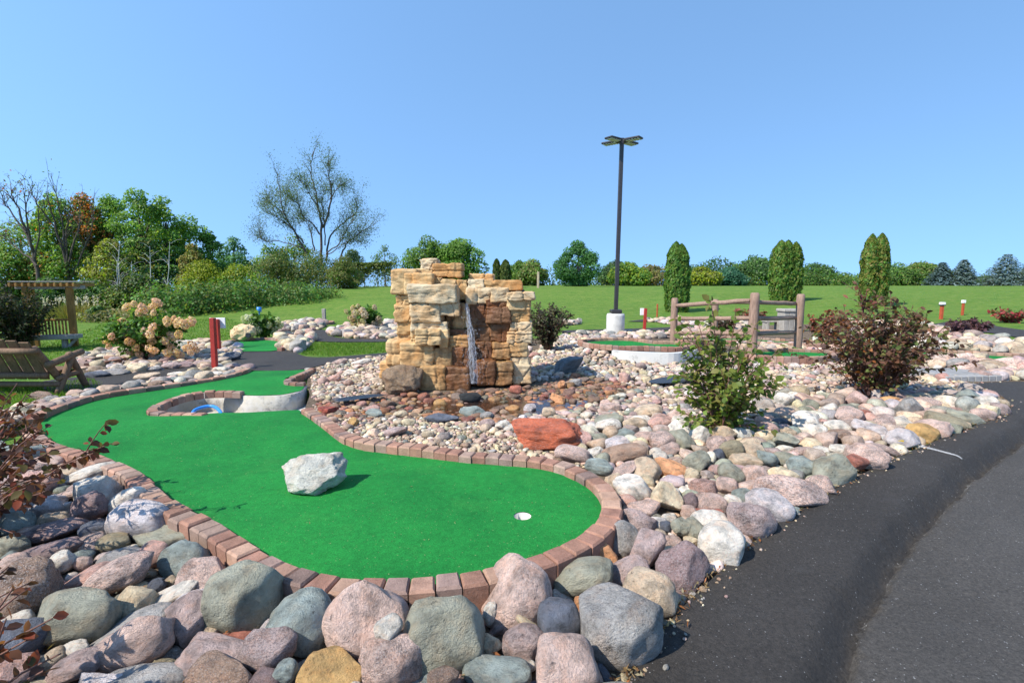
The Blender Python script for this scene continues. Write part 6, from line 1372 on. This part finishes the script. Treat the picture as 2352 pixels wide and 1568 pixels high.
# ------------------------------------------------------------------ trees beyond the bank
RT_ = [("wispy-topped green tree left behind the waterfall", 985, 545, 58, 84, GR, dict(nl=2600)), ("wide bright green tree behind the waterfall's top", 1056, 549, 57, 116, LT, dict(nl=3600, cb=.1)), ("dense oval maple on the bank right of the waterfall", 1325, 556, 47, 102, [(.045, .125, .03), (.06, .15, .035), (.035, .10, .025)], dict(nl=5200, cb=.0, ncl=60, clr=.15, ls=.24)),
       ("small green tree behind the twin columnar cedars", 1192, 600, 62, 52, GR, dict()), ("olive-tinged round tree left of the maple", 1222, 604, 60, 74, OL + GR, dict(nl=2200)), ("dark tree just behind the lamp pole", 1412, 607, 64, 62, DG, dict()), ("bright shrubby tree right of the lamp pole", 1444, 611, 58, 70, LT + YG[:1], dict(nl=2200)), ("brownish thin thicket left of the first tall cedar", 1492, 618, 62, 74, OL + [(.16, .12, .06)], dict(nl=1500)),
       ("yellow-green bushy tree right of the first tall cedar", 1613, 622, 58, 64, YG + OL[:1], dict()), ("dark spreading tree behind the yellow-green one", 1640, 601, 70, 96, DG, dict(nl=2600)), ("blue-green pine right of the dark spreading tree", 1675, 624, 62, 62, [(.03, .095, .055), (.04, .11, .06)], dict()), ("full dark green tree left of the double cedar", 1733, 598, 66, 92, DG + GR[:1], dict(nl=2800)), ("dark green tree right of the double cedar", 1862, 615, 68, 84, DG + GR[:1], dict(nl=2400)),
       ("low green hedge-like tree further right of the double cedar", 1918, 640, 72, 80, LT + GR, dict()), ("green tree right of the third tall cedar", 2058, 610, 66, 62, GR + DG, dict()), ("loose olive-green tree left of the blue spruces", 2115, 611, 66, 78, GR + OL, dict(nl=2200)), ("low dark shrub between the second and third spruce", 2262, 640, 66, 44, DG, dict(nl=900))]
for i, (lab, px, yt, Y, w, cols, kw) in enumerate(RT_): tree("broadleaf_tree", lab, px, yt, Y, w * (1.0 if 'maple' in lab or 'bright green' in lab else 1.25), cols, 1400 + i, group="trees beyond the bank", **{**dict(cb=.0, ncl=40, ls=.40, nlimb=8, clr=.2), **kw, 'nl': int(kw.get('nl', 1900) * 1.2)})
mass("treeline", "distant continuous line of low trees beyond the bank", [(900 + i * 27, 660.5) for i in range(56)], [1.9 + .9 * math.sin(i * 1.3) * math.cos(i * .7) for i in range(56)], 24000, .24, DG + GR + OL[:1], 1450, 2.2, 64)
def spruce(label, px, ytop, Y, wpx, seed, cols):
    rng = np.random.default_rng(seed); X0 = atd(px, 650, Y).x; g = float(gz(X0, Y)); h = atd(px, ytop, Y).z - g; w = wpx / F * Y; root = empty("spruce_tree", (X0, Y, g - .05), label, "tree", "blue spruces on the right"); segs = [([Vector((0, 0, 0)), Vector((0, 0, h * .97))], [.02 * h, .006 * h])]; P = []; N_ = []; A = []
    for z in np.arange(.03, .97, .045):
        r = w / 2 * (1 - z) ** .85; nb = max(5, int(13 * (1 - z) + 4)); a0 = rng.uniform(0, 6)
        for k in range(nb):
            a = a0 + k * 2 * math.pi / nb + rng.normal() * .12; L = r * rng.uniform(.82, 1.1) + .12; d = np.array([math.cos(a), math.sin(a), 0]); s = np.array([0, 0, h * z + h * .02]); e = s + d * L + np.array([0, 0, -.10 * L + .02]); segs.append(([Vector(s), Vector(e)], [.02, .006])); m = int(10 + 16 * (1 - z))
            u = rng.uniform(.2, 1, m)[:, None]; side = np.array([-d[1], d[0], 0]); q = s + (e - s) * u + side * rng.normal(size=(m, 1)) * L * .16 * (1.2 - u * .6) + np.array([0, 0, .05]) * np.sin(u * 3); P.append(q); N_.append(np.array([0, 0, 1.]) + rng.normal(size=(m, 3)) * .35 + d * .3); A.append(d + rng.normal(size=(m, 3)) * .45)
    P = np.vstack(P); V, Fc, C = leafcloud(P, np.vstack(N_), np.vstack(A), .30 * rng.uniform(.7, 1.2, len(P)), pick(cols, len(P), rng, .25), rng, 'card', .8); tubes_mesh(segs, 5).build("trunk", M['bark'], root, True); link("crown", mesh("crown", V, Fc, C), M['leaf'], root)
SPC = [(.14, .20, .20), (.18, .24, .24), (.09, .14, .14)]
spruce("leftmost blue spruce, darker and narrow", 2161, 601, 60, 70, 1500, [(.07, .11, .115), (.09, .135, .14)]); spruce("middle blue spruce with a brownish tip", 2210, 594, 59, 78, 1501, SPC); spruce("widest blue spruce near the right edge", 2308, 581, 58, 112, 1502, SPC); spruce("dark spruce cut by the right edge", 2362, 596, 62, 60, 1503, [(.05, .09, .06), (.07, .11, .075)])
def cedar(label, px, ytop, ybase, wpx, seed, cols, peaks, group="tall columnar cedars"):
    wpx *= .93
    b = atg(px, ybase); rng = np.random.default_rng(seed); s = (b - Vector((0, 0, H))).dot(FWD) / F; h = atd(px, ytop, b.y).z - b.z; w = wpx * s; root = empty("cedar_tree", b - Vector((0, 0, .05)), label, "tree", group); P = []; N_ = []; A = []
    n = 15000; pk = np.array(peaks); i = rng.integers(0, len(pk), n); cx = pk[i, 0] * w; hh = pk[i, 1] * h; rw = pk[i, 2] * w / 2; t = rng.uniform(0, 1, n); a = rng.uniform(0, 2 * math.pi, n)
    prof = np.where(t < .62, .86 + .14 * np.sin(np.pi * np.minimum(t, .62) / .8), np.clip(1 - ((t - .62) / .38) ** 2.3, 0, 1) ** .72 * .96); lum = np.array([noise.noise((math.cos(q) * 2.2, math.sin(q) * 2.2, u * 9 + seed)) for q, u in zip(a, t)]); r = rw * prof * (1 + .26 * lum) * rng.uniform(.78, 1.03, n)
    P = np.stack([cx + np.cos(a) * r, np.sin(a) * r, t * hh], 1); N_ = np.stack([np.cos(a), np.sin(a), np.full(n, .25)], 1) + rng.normal(size=(n, 3)) * .45; A = np.stack([np.cos(a) * .35, np.sin(a) * .35, np.ones(n)], 1) + rng.normal(size=(n, 3)) * .3
    V, Fc, C = leafcloud(P, N_, A, .115 * rng.uniform(.6, 1.25, n) * (b.y / 20), pick(cols, n, rng, .28) * (1 + .45 * lum[:, None]), rng, 'card', .8); mb = MB(); mb.tube([(0, 0, 0), (0, 0, h * .8)], [.05 * w + .06, .02], 8)
    for q in pk: mb.tube([(0, 0, h * .15), (q[0] * w, 0, q[1] * h * .85)], [.05, .015], 6)
    mb.build("trunk", M['bark'], root, True); link("crown", mesh("crown", V, Fc, C), M['leaf'], root)
CG = [(.055, .130, .022), (.085, .17, .026), (.14, .20, .032)]
cedar("left tall rounded cedar column behind the fence's left post", 1553, 554, 716, 60, 1600, CG, [(-.10, 1.0, .80), (.12, .97, .76)])
cedar("double-topped cedar column above the fence's middle", 1801, 551, 692, 76, 1601, CG + [(.13, .15, .03)], [(-.20, 1.0, .62), (.02, 1.0, .55), (.27, .97, .50)])
cedar("tall narrow twin-peaked cedar behind the ninebark", 2003, 535, 702, 64, 1602, CG + [(.14, .15, .03), (.15, .13, .03)], [(-.20, .99, .62), (.17, 1.0, .64)])
cedar("small columnar cedar on the crest, left of its twin", 1141, 595, 662, 18, 1603, [(.045, .085, .02), (.09, .10, .03)], [(0, 1, 1)], "small twin cedars on the crest")
cedar("small columnar cedar on the crest, right of its twin", 1161, 597, 662, 24, 1604, [(.05, .09, .02), (.10, .11, .03)], [(0, 1, 1)], "small twin cedars on the crest")
# chain-link fence under vines at the left end of the crest
fp = [Vector((atd(775 + i * 31, 650, 42.5).x, 42.5, float(gz(atd(775 + i * 31, 650, 42.5).x, 42.5)))) for i in range(5)]; vf = empty("vine_fence", fp[0], "wire fence smothered in yellow-green vines on the crest", "fence"); o0 = fp[0]
for q in fp: mb = MB(); mb.tube([(0, 0, -.1), (0, 0, 1.9)], .035, 8); mb.build("post", M['greywood'], vf, True, q - o0)
mb = MB()
for a, b in zip(fp[:-1], fp[1:]):
    for k in range(8): z = .15 + k * .23; mb.tube([a - o0 + Vector((0, 0, z)), b - o0 + Vector((0, 0, z))], .010, 4)
    for k in range(12): q = a.lerp(b, k / 12) - o0; mb.tube([q + Vector((0, 0, .1)), q + Vector((0, 0, 1.8))], .008, 4)
mb.build("wire_mesh", M['greywood'], vf); rng = np.random.default_rng(1700); n = 2600; t = rng.uniform(0, 1, n) ** 1.2; Pv = np.array([tuple(fp[0].lerp(fp[-1], u) - o0) for u in t]); zz = 1.95 - rng.exponential(.42, n) * (1.5 - .6 * t); Pv += np.stack([rng.normal(size=n) * .2, rng.normal(size=n) * .25, np.maximum(zz, .05) * 1.05], 1)
V, Fc, C = leafcloud(Pv, rng.normal(size=(n, 3)) + np.array([0, -.6, .6]), None, .20 * rng.uniform(.6, 1.3, n), pick([(.12, .14, .03), (.08, .11, .025), (.05, .08, .02)], n, rng, .3), rng, 'card'); link("vines", mesh("vines", V, Fc, C), M['leaf'], vf)
# fallen leaves
rng = np.random.default_rng(1800)
for x, y, c, lab in ((2061, 1012, (.55, .38, .03), "yellow fallen leaf on the blush boulder by the asphalt"), (870, 924, (.5, .3, .04), "amber fallen leaf at the pond's left edge"), (853, 845, (.55, .36, .06), "yellow fallen leaf in the pebbles left of the waterfall")):
    p = atg(x, y, .10); me = mesh("fallen_leaf", (LEAF_V * .075), LEAF_F, np.tile(c, (8, 1))); o = link("fallen_leaf", me, M['leaf'], None, p); o.rotation_euler = (.3, .2, rng.uniform(0, 6)); tag(o, lab, "leaf")
